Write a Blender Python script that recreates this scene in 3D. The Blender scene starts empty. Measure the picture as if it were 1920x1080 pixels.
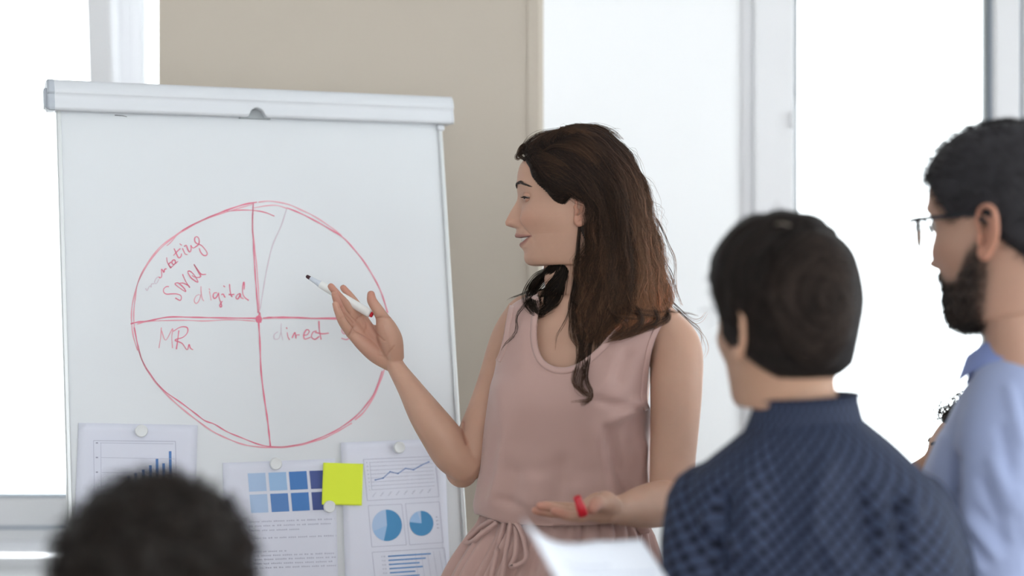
import bpy, bmesh, math, random
import numpy as np
from mathutils import Vector
from mathutils.bvhtree import BVHTree
random.seed(7); rng = np.random.default_rng(7)
SC = bpy.context.scene; COL = SC.collection
F = 2700.0; CZ = 1.47
# ------------------------------------------------------------ camera, sky, exposure
cam_d = bpy.data.cameras.new('camera'); cam = bpy.data.objects.new('camera', cam_d); COL.objects.link(cam)
cam.location = (0, 0, CZ); cam.rotation_euler = (math.pi/2, 0, 0)
cam_d.sensor_width = 36; cam_d.lens = F/1920*36; cam_d.clip_start = .05; cam_d.clip_end = 200
cam_d.dof.use_dof = True; cam_d.dof.focus_distance = 2.52; cam_d.dof.aperture_fstop = 1.55
SC.camera = cam
w = bpy.data.worlds.new('world'); SC.world = w; w.use_nodes = True
bg = w.node_tree.nodes['Background']
bg.inputs[0].default_value = (.93, .965, 1, 1); bg.inputs[1].default_value = 4.8
SC.view_settings.view_transform = 'Standard'; SC.view_settings.look = 'None'
SC.view_settings.gamma = 1; SC.view_settings.use_curve_mapping = False
SC.view_settings.exposure = 0.0
SC.cycles.max_bounces = 8; SC.cycles.diffuse_bounces = 4; SC.cycles.transparent_max_bounces = 12
SC.cycles.caustics_reflective = False; SC.cycles.caustics_refractive = False

# ------------------------------------------------------------ helpers
def P(px, py, d): return np.array([(px-960)/F*d, d, CZ+(540-py)/F*d])
def srgb(r, g, b):
    f = lambda c: ((c/255+.055)/1.055)**2.4 if c/255 > .04045 else c/255/12.92
    return (f(r), f(g), f(b), 1)
MATS = {}
def mat(name, col, rough=.5, spec=.5, bump=0, bscale=200, var=0, vscale=8, sss=0, metal=0, sheen=0, attr=None, alpha=None):
    if name in MATS: return MATS[name]
    m = bpy.data.materials.new(name); m.use_nodes = True; MATS[name] = m
    nt = m.node_tree; b = nt.nodes['Principled BSDF']
    b.inputs['Base Color'].default_value = col; b.inputs['Roughness'].default_value = rough
    b.inputs['Specular IOR Level'].default_value = spec; b.inputs['Metallic'].default_value = metal
    if sheen: b.inputs['Sheen Weight'].default_value = sheen
    if sss:
        b.inputs['Subsurface Weight'].default_value = sss; b.inputs['Subsurface Radius'].default_value = (1, .35, .2); b.inputs['Subsurface Scale'].default_value = .008
    tc = nt.nodes.new('ShaderNodeTexCoord')
    src = None
    if attr:
        a = nt.nodes.new('ShaderNodeAttribute'); a.attribute_name = attr; src = a.outputs['Color']
    if var:
        n = nt.nodes.new('ShaderNodeTexNoise'); n.inputs['Scale'].default_value = vscale; n.inputs['Detail'].default_value = 4
        nt.links.new(tc.outputs['Object'], n.inputs['Vector'])
        r = nt.nodes.new('ShaderNodeMapRange'); r.inputs[3].default_value = 1-var; r.inputs[4].default_value = 1+var
        nt.links.new(n.outputs['Fac'], r.inputs[0])
        mx = nt.nodes.new('ShaderNodeVectorMath'); mx.operation = 'SCALE'
        if src: nt.links.new(src, mx.inputs[0])
        else: mx.inputs[0].default_value = col[:3]
        nt.links.new(r.outputs[0], mx.inputs['Scale']); src = mx.outputs[0]
    if src: nt.links.new(src, b.inputs['Base Color'])
    if bump:
        n2 = nt.nodes.new('ShaderNodeTexNoise'); n2.inputs['Scale'].default_value = bscale; n2.inputs['Detail'].default_value = 3
        nt.links.new(tc.outputs['Object'], n2.inputs['Vector'])
        bp_ = nt.nodes.new('ShaderNodeBump'); bp_.inputs['Strength'].default_value = bump; bp_.inputs['Distance'].default_value = .002
        nt.links.new(n2.outputs['Fac'], bp_.inputs['Height']); nt.links.new(bp_.outputs[0], b.inputs['Normal'])
    return m
def wloc(o):
    v = np.zeros(3)
    while o: v += np.array(o.location); o = o.parent
    return v
def ob(name, V, Fc, m=None, parent=None, smooth=True, kind=None, label=None, cat=None, group=None, loc=None, col=None, uv=None):
    V = np.asarray(V, float).reshape(-1, 3)
    org = wloc(parent) if parent else np.zeros(3)
    if loc is not None: org = np.asarray(loc, float)
    me = bpy.data.meshes.new(name); me.from_pydata((V-org).tolist(), [], [tuple(int(i) for i in f) for f in Fc])
    if m:
        for mm in (m if isinstance(m, list) else [m]): me.materials.append(mm)
    if smooth: me.polygons.foreach_set('use_smooth', [True]*len(me.polygons))
    if col is not None:
        a = me.color_attributes.new('Col', 'FLOAT_COLOR', 'POINT')
        c = np.ones((len(V), 4)); c[:, :3] = col; a.data.foreach_set('color', c.ravel())
    if uv is not None:
        l = me.uv_layers.new(name='UVMap'); vi = np.zeros(len(me.loops), int); me.loops.foreach_get('vertex_index', vi)
        l.data.foreach_set('uv', np.asarray(uv)[vi].ravel())
    me.update()
    o = bpy.data.objects.new(name, me); COL.objects.link(o)
    if parent:
        o.parent = parent
        if loc is not None: o.location = org-wloc(parent)
    elif loc is not None: o.location = org
    if kind: o['kind'] = kind
    if label: o['label'] = label
    if cat: o['category'] = cat
    if group: o['group'] = group
    return o
def thing(name, loc, label, cat, group=None):
    o = bpy.data.objects.new(name, None); COL.objects.link(o); o.location = loc; o.empty_display_size = .1
    o['label'] = label; o['category'] = cat
    if group: o['group'] = group
    return o
def join(parts):
    V = []; Fc = []; n = 0
    for v, f in parts:
        v = np.asarray(v, float).reshape(-1, 3); V.append(v); Fc += [tuple(i+n for i in q) for q in f]; n += len(v)
    return np.vstack(V), Fc
def box(x0, x1, y0, y1, z0, z1):
    V = [(x, y, z) for x in (x0, x1) for y in (y0, y1) for z in (z0, z1)]
    return np.array(V, float), [(0, 1, 3, 2), (4, 6, 7, 5), (0, 4, 5, 1), (2, 3, 7, 6), (0, 2, 6, 4), (1, 5, 7, 3)]
def bbox(x0, x1, y0, y1, z0, z1, b=.003):   # bevelled box
    bm = bmesh.new(); V, f = box(x0, x1, y0, y1, z0, z1)
    vs = [bm.verts.new(v) for v in V]; [bm.faces.new([vs[i] for i in q]) for q in f]
    bmesh.ops.recalc_face_normals(bm, faces=bm.faces)
    bmesh.ops.bevel(bm, geom=bm.edges[:], offset=b, segments=2, affect='EDGES', profile=.5)
    bm.verts.index_update(); V = np.array([v.co[:] for v in bm.verts]); f = [tuple(v.index for v in q.verts) for q in bm.faces]; bm.free(); return V, f
def nrm(v): v = np.asarray(v, float); return v/(np.linalg.norm(v)+1e-12)
def cr(pts, n):            # Catmull-Rom resample, n points, any dimension
    p = np.asarray(pts, float)
    if len(p) == 2: return p[0]+(p[1]-p[0])*np.linspace(0, 1, n)[:, None]
    q = np.vstack([2*p[0]-p[1], p, 2*p[-1]-p[-2]])
    t = np.linspace(0, len(p)-1-1e-9, n); i = t.astype(int); u = (t-i)[:, None]
    a, b, c, d = q[i], q[i+1], q[i+2], q[i+3]
    return .5*((2*b)+(-a+c)*u+(2*a-5*b+4*c-d)*u*u+(-a+3*b-3*c+d)*u**3)
def tube(path, r, n=24, seg=16, side=None, caps=True):
    """smooth round-ended tube; r: scalar or per-knot radius or (ra along side, rb)"""
    path = np.asarray(path, float); k = len(path)
    r = np.asarray(r, float)
    if r.ndim == 0: r = np.full((k, 2), float(r))
    elif r.ndim == 1: r = np.stack([r, r], 1)
    Q = cr(np.hstack([path, r]), n); p = Q[:, :3]; R = Q[:, 3:]
    T = np.gradient(p, axis=0); T /= np.linalg.norm(T, axis=1)[:, None]+1e-12
    s = nrm(side) if side is not None else (np.array([0, 0, 1.]) if abs(T[0][2]) < .9 else np.array([1., 0, 0]))
    A = []
    for i in range(n):
        s = nrm(s-T[i]*(s@T[i])); A.append(s)
    A = np.array(A); B = np.cross(T, A)
    if caps:
        cp = [(-.95, .31), (-.8, .6), (-.45, .89)]
        p0, p1 = p[0], p[-1]
        pre = [p0+T[0]*c*R[0].mean() for c, _ in cp]; post = [p1-T[-1]*c*R[-1].mean() for c, _ in cp[::-1]]
        p = np.vstack([pre, p, post]); R = np.vstack([[R[0]*s_ for _, s_ in cp], R, [R[-1]*s_ for _, s_ in cp[::-1]]])
        A = np.vstack([[A[0]]*3, A, [A[-1]]*3]); B = np.vstack([[B[0]]*3, B, [B[-1]]*3])
    m = len(p); th = np.linspace(0, 2*np.pi, seg, endpoint=False)
    V = p[:, None]+A[:, None]*(np.cos(th)[None, :, None]*R[:, 0][:, None, None])+B[:, None]*(np.sin(th)[None, :, None]*R[:, 1][:, None, None])
    V = V.reshape(-1, 3); Fc = []
    for i in range(m-1):
        for j in range(seg):
            a = i*seg+j; b = i*seg+(j+1) % seg; Fc.append((a, b, b+seg, a+seg))
    Fc.append(tuple(range(seg-1, -1, -1))); Fc.append(tuple((m-1)*seg+j for j in range(seg)))
    return V, Fc
def loft(rows, seg=48, exp=2.2, n=None, caps=True):
    """rows: (cx,cy,cz,rx,ry,yaw) ellipses stacked, resampled"""
    R = np.asarray(rows, float); R = cr(R, n or len(R)*4)
    th = np.linspace(0, 2*np.pi, seg, endpoint=False); c, s = np.cos(th), np.sin(th)
    ex = 2/exp; X = np.sign(c)*abs(c)**ex; Y = np.sign(s)*abs(s)**ex
    V = []
    for cx, cy, cz, rx, ry, yaw in R:
        ca, sa = math.cos(yaw), math.sin(yaw); x = X*rx; y = Y*ry
        V.append(np.stack([cx+x*ca-y*sa, cy+x*sa+y*ca, np.full(seg, cz)], 1))
    m = len(V); V = np.array(V).reshape(-1, 3); Fc = []
    for i in range(m-1):
        for j in range(seg):
            a = i*seg+j; b = i*seg+(j+1) % seg; Fc.append((a, b, b+seg, a+seg))
    if caps: Fc.append(tuple(range(seg-1, -1, -1))); Fc.append(tuple((m-1)*seg+j for j in range(seg)))
    return V, Fc
def ellip(c, r, ax=None, seg=24):
    th = np.linspace(0, 2*np.pi, seg, endpoint=False); V = []; ax = np.eye(3) if ax is None else np.array(ax, float)
    k = seg//2
    for i in range(1, k):
        ph = np.pi*i/k
        V.append(np.stack([np.sin(ph)*np.cos(th)*r[0], np.sin(ph)*np.sin(th)*r[1], np.full(seg, np.cos(ph)*r[2])], 1))
    V = np.vstack(V+[[[0, 0, r[2]]], [[0, 0, -r[2]]]])@ax+np.asarray(c)
    Fc = []; m = k-1
    for i in range(m-1):
        for j in range(seg):
            a = i*seg+j; b = i*seg+(j+1) % seg; Fc.append((a, a+seg, b+seg, b))
    T, Bt = m*seg, m*seg+1
    for j in range(seg): Fc.append((T, j, (j+1) % seg)); Fc.append((Bt, (m-1)*seg+(j+1) % seg, (m-1)*seg+j))
    return V, Fc
def fuse(parts, voxel=.004, it=4, fac=.5):
    V, Fc = join(parts)
    me = bpy.data.meshes.new('t'); me.from_pydata(V.tolist(), [], Fc); o = bpy.data.objects.new('t', me); COL.objects.link(o)
    bm = bmesh.new(); bm.from_mesh(me); bmesh.ops.recalc_face_normals(bm, faces=bm.faces); bm.to_mesh(me); bm.free()
    r = o.modifiers.new('r', 'REMESH'); r.mode = 'VOXEL'; r.voxel_size = voxel
    if it: s = o.modifiers.new('s', 'SMOOTH'); s.iterations = it; s.factor = fac
    dg = bpy.context.evaluated_depsgraph_get(); dg.update(); e = o.evaluated_get(dg); m2 = e.to_mesh()
    n = len(m2.vertices); V = np.zeros(n*3); m2.vertices.foreach_get('co', V); V = V.reshape(-1, 3)
    Fc = [tuple(p.vertices) for p in m2.polygons]; e.to_mesh_clear(); bpy.data.objects.remove(o); bpy.data.meshes.remove(me)
    return V, Fc
def bvh(V, Fc): return BVHTree.FromPolygons([tuple(v) for v in V], Fc)
def vnoise(p, s, seed=0):          # cheap smooth noise for arrays
    p = np.asarray(p)*s+seed*7.31
    return (np.sin(p[:, 0]*1.7+np.sin(p[:, 1]*1.3+p[:, 2]))+np.sin(p[:, 1]*2.1+np.sin(p[:, 2]*1.9+p[:, 0]*.7))+np.sin(p[:, 2]*1.5+np.sin(p[:, 0]*2.3)))/3
def vnormals(V, Fc):
    Q = np.array([f if len(f) == 4 else (f[0], f[1], f[2], f[2]) for f in Fc if len(f) <= 4])
    n = np.cross(V[Q[:, 2]]-V[Q[:, 0]], V[Q[:, 3]]-V[Q[:, 1]]); N = np.zeros_like(V)
    for k in range(4): np.add.at(N, Q[:, k], n)
    return N/(np.linalg.norm(N, axis=1)[:, None]+1e-12)
def shellify(V, Fc, t=.0015):       # gives an open sheet real thickness
    N = vnormals(V, Fc); n = len(V); W = np.vstack([V, V-N*t]); G = list(Fc)+[tuple(i+n for i in f[::-1]) for f in Fc]
    ed = {}
    for f in Fc:
        for a, b in zip(f, f[1:]+f[:1]): ed[(a, b)] = 1
    for (a, b) in ed:
        if (b, a) not in ed: G.append((b, a, a+n, b+n))
    return W, G
def grid_faces(nu, nv, wrap=False):
    Fc = []
    for i in range(nu-1):
        for j in range(nv if wrap else nv-1):
            a = i*nv+j; b = i*nv+(j+1) % nv; Fc.append((a, b, b+nv, a+nv))
    return Fc
def ribbon(path, width, up, t=.0006):   # flat band along a path; up = band's width direction(s)
    p = np.asarray(path); n = len(p); up = np.asarray(up, float); up = np.tile(up, (n, 1)) if up.ndim == 1 else up
    T = np.gradient(p, axis=0); T /= np.linalg.norm(T, axis=1)[:, None]+1e-12
    W = up-T*(up*T).sum(1)[:, None]; W /= np.linalg.norm(W, axis=1)[:, None]+1e-12
    wd = np.asarray(width)*np.ones(n)
    V = np.stack([p-W*wd[:, None]/2, p+W*wd[:, None]/2], 1).reshape(-1, 3)
    return shellify(V, grid_faces(n, 2), t)

# ------------------------------------------------------------ materials
M_beige = mat('beige_plaster', srgb(200, 190, 176), .9, .2, bump=.25, bscale=120, var=.025, vscale=3)
M_white = mat('white_plaster', (.93, .935, .94, 1), .85, .2, bump=.15, bscale=120, var=.012, vscale=3)
M_frame = mat('window_plastic', (.88, .885, .90, 1), .5, .3, var=.01)
M_gasket = mat('rubber_gasket', srgb(168, 178, 190), .6)
M_floor = mat('floor_laminate', srgb(170, 160, 150), .45, var=.12, vscale=4)
M_sheet = mat('whiteboard_enamel', (.70, .725, .745, 1), .28, .4, var=.008, vscale=3)
M_bar = mat('grey_plastic_bar', srgb(214, 217, 221), .4, .4, var=.01)
M_cap = mat('grey_plastic_cap', srgb(178, 184, 192), .45)
M_alu = mat('aluminium_rail', srgb(205, 208, 208), .35, metal=.4)
M_dark = mat('dark_grey_metal', srgb(80, 84, 90), .4, metal=.6)
M_paper = mat('white_paper', (.72, .74, .83, 1), .75, .2, var=.01)
M_skin = mat('skin_fair', srgb(206, 165, 142), .5, .35, sss=.12, var=.05, vscale=18, bump=.08, bscale=700, attr='Col')

def glass_mat():
    m = bpy.data.materials.new('window_glass'); m.use_nodes = True; nt = m.node_tree; nt.nodes.remove(nt.nodes['Principled BSDF'])
    out = nt.nodes['Material Output']; t = nt.nodes.new('ShaderNodeBsdfTransparent'); g = nt.nodes.new('ShaderNodeBsdfGlossy')
    t.inputs[0].default_value = (.97, .985, .98, 1); g.inputs['Roughness'].default_value = .02
    fr = nt.nodes.new('ShaderNodeFresnel'); fr.inputs[0].default_value = 1.45; mx = nt.nodes.new('ShaderNodeMixShader')
    nt.links.new(fr.outputs[0], mx.inputs[0]); nt.links.new(t.outputs[0], mx.inputs[1]); nt.links.new(g.outputs[0], mx.inputs[2]); nt.links.new(mx.outputs[0], out.inputs[0])
    return m
M_glass = glass_mat()

# ------------------------------------------------------------ the room
DW, DG = 3.25, 3.60          # front face of the window wall, window plane
S = lambda n, V, m, **k: ob(n, V[0], V[1], m, smooth=False, kind='structure', **k)
def prism(poly, z0, z1):
    n = len(poly); V = [(x, y, z0) for x, y in poly]+[(x, y, z1) for x, y in poly]
    return np.array(V, float), [tuple(range(n-1, -1, -1)), tuple(range(n, 2*n))]+[(i, (i+1) % n, (i+1) % n+n, i+n) for i in range(n)]
RX0, RX1, RY0, H = -3.2, 3.0, -3.2, 3.05
SILL = .80; SILR = .32; TOPW = 2.75
S('floor', box(RX0-.2, RX1+.2, RY0, DG+.3, -.1, 0), M_floor)
S('ceiling', box(RX0-.2, RX1+.2, RY0, DG+.3, H, H+.1), M_white)
S('wall_left', box(RX0-.2, RX0, RY0, DG+.3, 0, H), M_white)
S('wall_right', join([box(RX1, RX1+.2, RY0, DG+.3, 0, .4), box(RX1, RX1+.2, RY0, DG+.3, 2.8, H), box(RX1, RX1+.2, DG-.15, DG+.3, .4, 2.8), box(RX1, RX1+.2, .9, 1.2, .4, 2.8), box(RX1, RX1+.2, RY0, -1.2, .4, 2.8)]), M_white)
S('wall_rear_added', join([box(RX0, -.4, RY0-.2, RY0, 0, H), box(-.4, RX1, RY0-.2, RY0, 0, .35), box(-.4, RX1, RY0-.2, RY0, 2.85, H)]), M_white)  # unseen wall, added half closed so the fill comes from the right
# pier between the two windows: beige front, white splayed reveals
xl, xr = (298-960)/F*DW, (1009-960)/F*DW
xlb, xrb = (322-960)/F*DG, (1389-960)/F*DG
S('wall_back', prism([(xl, DW), (xr, DW), (xr+.012, DW+.012), (xl+.02, DG-.02), (xl-.004, DW+.01)], 0, H), M_beige)
S('wall_back_reveal_right', prism([(xr-.02, DW+.03), (xr+.001, DW+.006), (xrb, DG), (xrb, DG+.25), (xr-.25, DG+.25), (xr-.25, DG-.05)], 0, H), M_white)
S('wall_back_reveal_left', prism([(xl+.02, DW+.03), (xl-.001, DW+.006), (xlb, DG), (xlb, DG+.25), (xr-.26, DG+.25), (xr-.26, DG-.05)], 0, H), M_white)
S('trim_1', bbox(xr-.024, xr+.002, DW-.003, DW+.006, 0, H, .001), M_beige)
WL0 = xlb-1.75; WR1 = xrb+1.55
S('wall_back_below_left', prism([(RX0, DW), (xl-.002, DW), (xlb, DG), (xlb, DG+.25), (RX0, DG+.25)], 0, SILL-.03), M_white)
S('wall_back_below_right', prism([(RX1, DW), (xr+.002, DW), (xrb, DG), (xrb, DG+.25), (RX1, DG+.25)], 0, SILR-.03), M_white)
S('wall_back_above_left', box(RX0, xlb, DW, DG+.25, TOPW, H), M_white)
S('wall_back_above_right', box(xrb, RX1, DW, DG+.25, TOPW, H), M_white)
S('wall_back_far_left', box(RX0, WL0, DW, DG+.25, SILL-.03, TOPW), M_white)
S('wall_back_far_right', box(WR1, RX1, DW, DG+.25, SILR-.03, TOPW), M_white)
S('trim_2', bbox(WL0-.02, xlb-.002, DW-.06, DG-.01, SILL-.03, SILL, .006), M_frame)
S('trim_3', bbox(xrb+.002-.0, WR1+.02, DW-.06, DG-.01, SILR-.03, SILR, .006), M_frame)
S('baseboard_back', bbox(xl, xr, DW-.015, DW-.0005, 0, .08, .003), M_frame)

def empty_structure(name, loc):
    o = bpy.data.objects.new(name, None); COL.objects.link(o); o.location = loc; o['kind'] = 'structure'; return o
def rect_frame(x0, x1, y0, y1, z0, z1, ww, b=.004, wb=None):
    wb = wb or ww
    return join([bbox(x0, x0+ww, y0, y1, z0, z1, b), bbox(x1-ww, x1, y0, y1, z0, z1, b), bbox(x0+ww-.001, x1-ww+.001, y0+.0005, y1-.0005, z0, z0+wb, b), bbox(x0+ww-.001, x1-ww+.001, y0+.0005, y1-.0005, z1-ww, z1, b)])
# right window: fixed frame, sash, gasket, glass, second sash
w2 = empty_structure('window_2', (xrb+.7, DG, SILR))
fx = lambda px, d=DG: (px-960)/F*d
ob('window_frame', *rect_frame(xrb-.0, WR1, DG-.0, DG+.075, SILR, TOPW, fx(1412)-xrb, .006), M_frame, w2, False)
def sash(par, x0, x1, stile0, stile1, nm='window_sash'):
    V = join([bbox(x0, x0+stile0, DG-.028, DG+.05, SILR+.03, TOPW-.03, .007), bbox(x1-stile1, x1, DG-.028, DG+.05, SILR+.03, TOPW-.03, .007),
              bbox(x0+stile0-.003, x1-stile1+.003, DG-.027, DG+.049, SILR+.03, SILR+.11, .007), bbox(x0+stile0-.003, x1-stile1+.003, DG-.027, DG+.049, TOPW-.11, TOPW-.03, .007)])
    s_ = ob(nm, *V, M_frame, par, False)
    a, b = x0+stile0, x1-stile1
    ob('gasket', *rect_frame(a-.001, b+.001, DG-.004, DG+.03, SILR+.105, TOPW-.105, .006, .001), M_gasket, s_, False)
    ob('glass_pane', *box(a, b, DG+.010, DG+.014, SILR+.106, TOPW-.106), M_glass, s_, False)
    ob('spacer', *rect_frame(a+.005, b-.005, DG+.015, DG+.03, SILR+.11, TOPW-.11, .012, .001), M_frame, s_, False)
    return s_
sash(w2, fx(1411), fx(1907), fx(1486)-fx(1411), fx(1907)-fx(1846, DG+.05))
ob('gasket', *box(fx(1907)-.0, fx(1911.5), DG-.015, DG+.03, SILR+.03, TOPW-.03), M_gasket, w2, False)
sash(w2, fx(1912), WR1-.03, .09, .09)
w3 = empty_structure('window_added', (RX1, 1, .4))  # unseen windows added in the right wall to brighten reveal and rims
for y0, y1 in ((-1.2, .9), (1.2, DG-.15)):
    f3 = join([bbox(RX1+.05, RX1+.12, y0, y0+.07, .4, 2.8), bbox(RX1+.05, RX1+.12, y1-.07, y1, .4, 2.8), bbox(RX1+.051, RX1+.119, y0+.069, y1-.069, .4, .47), bbox(RX1+.051, RX1+.119, y0+.069, y1-.069, 2.73, 2.8)])
    fr3 = ob('window_frame', *f3, M_frame, w3, False)
    ob('glass_pane', *box(RX1+.083, RX1+.087, y0+.07, y1-.07, .47, 2.73), M_glass, fr3, False)
ob('hinge', *tube([(fx(1481), DG-.034, CZ+(540-228)/F*DG-.016), (fx(1481), DG-.034, CZ+(540-228)/F*DG+.016)], .005, n=4, seg=10), M_frame, w2)
# left window: fixed frame plus a sash tilted inward at the top
w1 = empty_structure('window_1', (xlb-.8, DG, SILL))
ob('window_frame', *join([rect_frame(WL0, xlb, DG+.03, DG+.10, SILL, TOPW, .035, .005), bbox(fx(240, DG), fx(260, DG), DG+.028, DG+.1, SILL, TOPW, .004), bbox(fx(218, DG), fx(241, DG), DG+.04, DG+.1, SILL, TOPW, .004)]), M_frame, w1, False)
ob('glass_pane', *box(fx(259), xlb-.034, DG+.06, DG+.064, SILL+.03, TOPW-.03), M_glass, w1, False)
ob('frame_rebate', *bbox(fx(197), fx(219), DG+.055, DG+.09, SILL+.01, TOPW, .003), M_frame, w1, False)
til = math.radians(6.0)
def tilt(V):
    V = np.array(V, float); dz = V[:, 2]-(SILL+.04); dy = V[:, 1]-DG
    V[:, 1] = DG+dy*math.cos(til)-dz*math.sin(til); V[:, 2] = SILL+.04+dz*math.cos(til)+dy*math.sin(til); return V
sx1 = fx(214)+.035; sx0 = WL0+.03
def T_(vf): return tilt(vf[0]), vf[1]
st = .058
sh = ob('window_sash', *T_(rect_frame(sx0, sx1, DG-.02, DG+.05, SILL+.04, TOPW-.03, st, .006, .11)), M_frame, w1, False)
ob('glass_pane', *T_(box(sx0+st, sx1-st, DG+.010, DG+.014, SILL+.15, TOPW-.03-st)), M_glass, sh, False)
ob('gasket', *T_(rect_frame(sx0+st-.001, sx1-st+.001, DG-.003, DG+.03, SILL+.149, TOPW-.029-st, .005, .001)), M_gasket, sh, False)
ob('glazing_bead', *T_(bbox(sx0, sx1, DG-.026, DG-.018, SILL+.075, SILL+.081, .001)), M_gasket, sh, False)

# ------------------------------------------------------------ flipchart
A0 = np.array([-.82147, 2.59716, CZ+.31743]); U = nrm([.91601654, .40093641, .01279392]); Vd = nrm([.06558034, -.11821375, -.99082023])
NB = nrm(np.cross(U, Vd)); NB = NB if NB[1] < 0 else -NB
BW, BH = .74, 1.02
CAM = np.array([0, 0, CZ])
def bl(px, py, off=0):            # pixel -> board coordinates (u, v)
    r = np.array([(px-960)/F, 1, (540-py)/F]); o = A0+NB*off
    t = ((o-CAM)@NB)/(r@NB); q = CAM+r*t-A0; return q@U, q@Vd
def BPt(u, v, off=0): return A0+U*u+Vd*v+NB*off
def bbx(u0, u1, v0, v1, n0, n1, b=.002):
    V, f = bbox(u0, u1, v0, v1, n0, n1, b); return np.array([BPt(*q) for q in V]), f
fc = thing('flipchart', BPt(BW/2, BH, -.2)*np.array([1, 1, 0]), 'tall whiteboard flipchart easel with red marker circle and papers pinned on it', 'flipchart')
ob('board_panel', *bbx(.004, BW-.004, -.02, BH, -.014, 0, .001), M_sheet, fc, False)
for u0, u1 in ((-.001, .0075), (BW-.0065, BW+.002)):
    ob('side_rail', *bbx(u0, u1, -.02, BH+.01, -.020, .0045, .002), M_alu, fc, False)
ob('corner_block', *bbx(BW-.009, BW+.006, .0, .012, -.01, .008, .003), M_bar, fc, False)
ob('pen_tray', *bbx(-.005, BW+.005, BH-.005, BH+.02, -.02, .07, .004), M_bar, fc, False)
# clamp bar with a thumb notch in its lower edge
hl, hr_ = bl(97, 180, .02)[0]+.004, bl(848, 205, .02)[0]-.002
sec = [(-.052, -.02), (-.057, -.006), (-.0575, .008), (-.055, .017), (-.049, .0235), (-.038, .027), (-.030, .0275), (-.0285, .0265), (-.0265, .0245), (-.021, .0235), (-.012, .0245), (-.004, .0245), (0.0005, .0225), (.0015, .018), (.0, .012), (-.004, -.02)]
ns = len(sec); us = np.linspace(hl, hr_, 340); un = bl(482, 220, .02)[0]
V = []
for u in us:
    x = abs(u-un)/.021; h = .0165*(math.cos(x*math.pi)+1)/2 if x < 1 else 0
    h = .0165*max(0, 1-(x*1.35)**2)**.55 if x < .66 else .0165*.28*max(0, (1-x)/.34)**2 if x < 1 else 0
    k = 1-h/.0285
    for i, (a, b) in enumerate(sec):
        a2 = a if a < -.0285 else -.0285+(a+.0285)*k
        V.append(BPt(u, a2+.0035*(1 if False else 0), b+.002*(i > 11)*(h > .002)))
Fq = []
for i in range(len(us)-1):
    for j in range(ns):
        a = i*ns+j; b = i*ns+(j+1) % ns; Fq.append((a, b, b+ns, a+ns))
Fq += [tuple(range(ns)), tuple((len(us)-1)*ns+j for j in range(ns))[::-1]]
ob('clamp_bar', V, Fq, M_bar, fc)
ob('bar_backing', *bbx(un-.03, un+.03, -.03, .001, -.01, .006, .001), mat('grey_recess', srgb(165, 170, 172), .6), fc, False)
for u0, u1, g, nn in ((hl-.012, hl+.0005, 1.02, 'x'), (hr_-.001, hr_+.003, 1.0, 'y')):
    V = []
    for u, k in ((u0, .9), (u0+(u1-u0)*.25, 1.0), (u1, 1.0)):
        for a, b in sec: V.append(BPt(u, -.028+(a+.028)*g*k, .004+(b-.004)*g*k))
    Fq = []
    for i in range(2):
        for j in range(ns):
            a = i*ns+j; b = i*ns+(j+1) % ns; Fq.append((a, b, b+ns, a+ns))
    Fq += [tuple(range(ns)), tuple(2*ns+j for j in range(ns))[::-1]]
    ob('end_cap', V, Fq, M_cap if nn == 'x' else M_bar, fc, False)
ob('clamp_lug', *bbx(hl-.017, hl-.010, -.040, -.004, -.004, .016, .002), M_cap, fc, False)
# easel legs to the floor
def to_floor(p, q): t = p[2]/(p[2]-q[2]); return p+(q-p)*t
for u in (.05, BW-.05):
    a = BPt(u, .1, -.025); b = to_floor(a, BPt(u+(.03 if u > .3 else -.03), 1.0, -.022)); b[2] = .012
    ob('leg', *tube([a, b], .011, n=4, seg=12), M_bar, fc)
a = BPt(BW/2, .15, -.03); b = np.array([a[0]+.02, a[1]+.28, .012]); ob('leg', *tube([a, b], .011, n=4, seg=12), M_bar, fc)

# ---- marker drawing on the board
M_ink = mat('red_ink', srgb(222, 116, 140), .5, var=.1, vscale=60); M_ink2 = mat('pale_red_ink', srgb(228, 160, 172), .5, var=.08, vscale=60)
M_ink3 = mat('faint_ink', srgb(208, 190, 200), .5); M_ink4 = mat('black_smudge', srgb(110, 110, 112), .5)
def stroke(pts, o, sc, wpx=2.2, n=None, z=.0004):
    pp = np.array([(o[0]+x/sc, o[1]+y/sc) for x, y in pts]); L = np.linalg.norm(np.diff(pp, axis=0), axis=1).sum()
    q = cr(pp, n or max(6, int(L/2.2))); q3 = np.array([BPt(*bl(x, y, z), z) for x, y in q])
    return ribbon(q3, wpx*.00090*(1+.22*np.sin(np.arange(len(q3))*.37+pp[0, 0])), np.cross(NB, np.gradient(q3, axis=0)), .0003)
A_ = ((230, 360), 2.204); B_ = ((230, 360), 4.156)
def ink(name, strokes, m, label=None):
    return ob(name, *join([stroke(p, *fr, w_) for p, fr, w_ in strokes]), m, fc, False, label=label)
ink('drawn_circle', [
 ([(555, 42), (500, 52), (430, 75), (380, 95), (310, 125), (245, 160)], A_, 2.8),
 ([(430, 80), (480, 75), (540, 76), (590, 85), (627, 100)], A_, 2),
 ([(680, 66), (730, 86), (790, 116), (850, 150), (910, 188), (955, 235), (1000, 292), (1040, 357), (1065, 407), (1082, 455), (1095, 500)], A_, 2.5),
 ([(48, 560), (62, 630), (82, 700), (125, 768), (170, 820), (240, 870), (300, 915), (340, 945), (380, 960), (430, 990), (490, 1015), (560, 1042), (620, 1053), (690, 1050), (760, 1036), (830, 1010), (890, 980), (960, 930), (1010, 875), (1045, 820), (1072, 740)], A_, 2.2)], M_ink, 'hand-drawn red circle')
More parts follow.
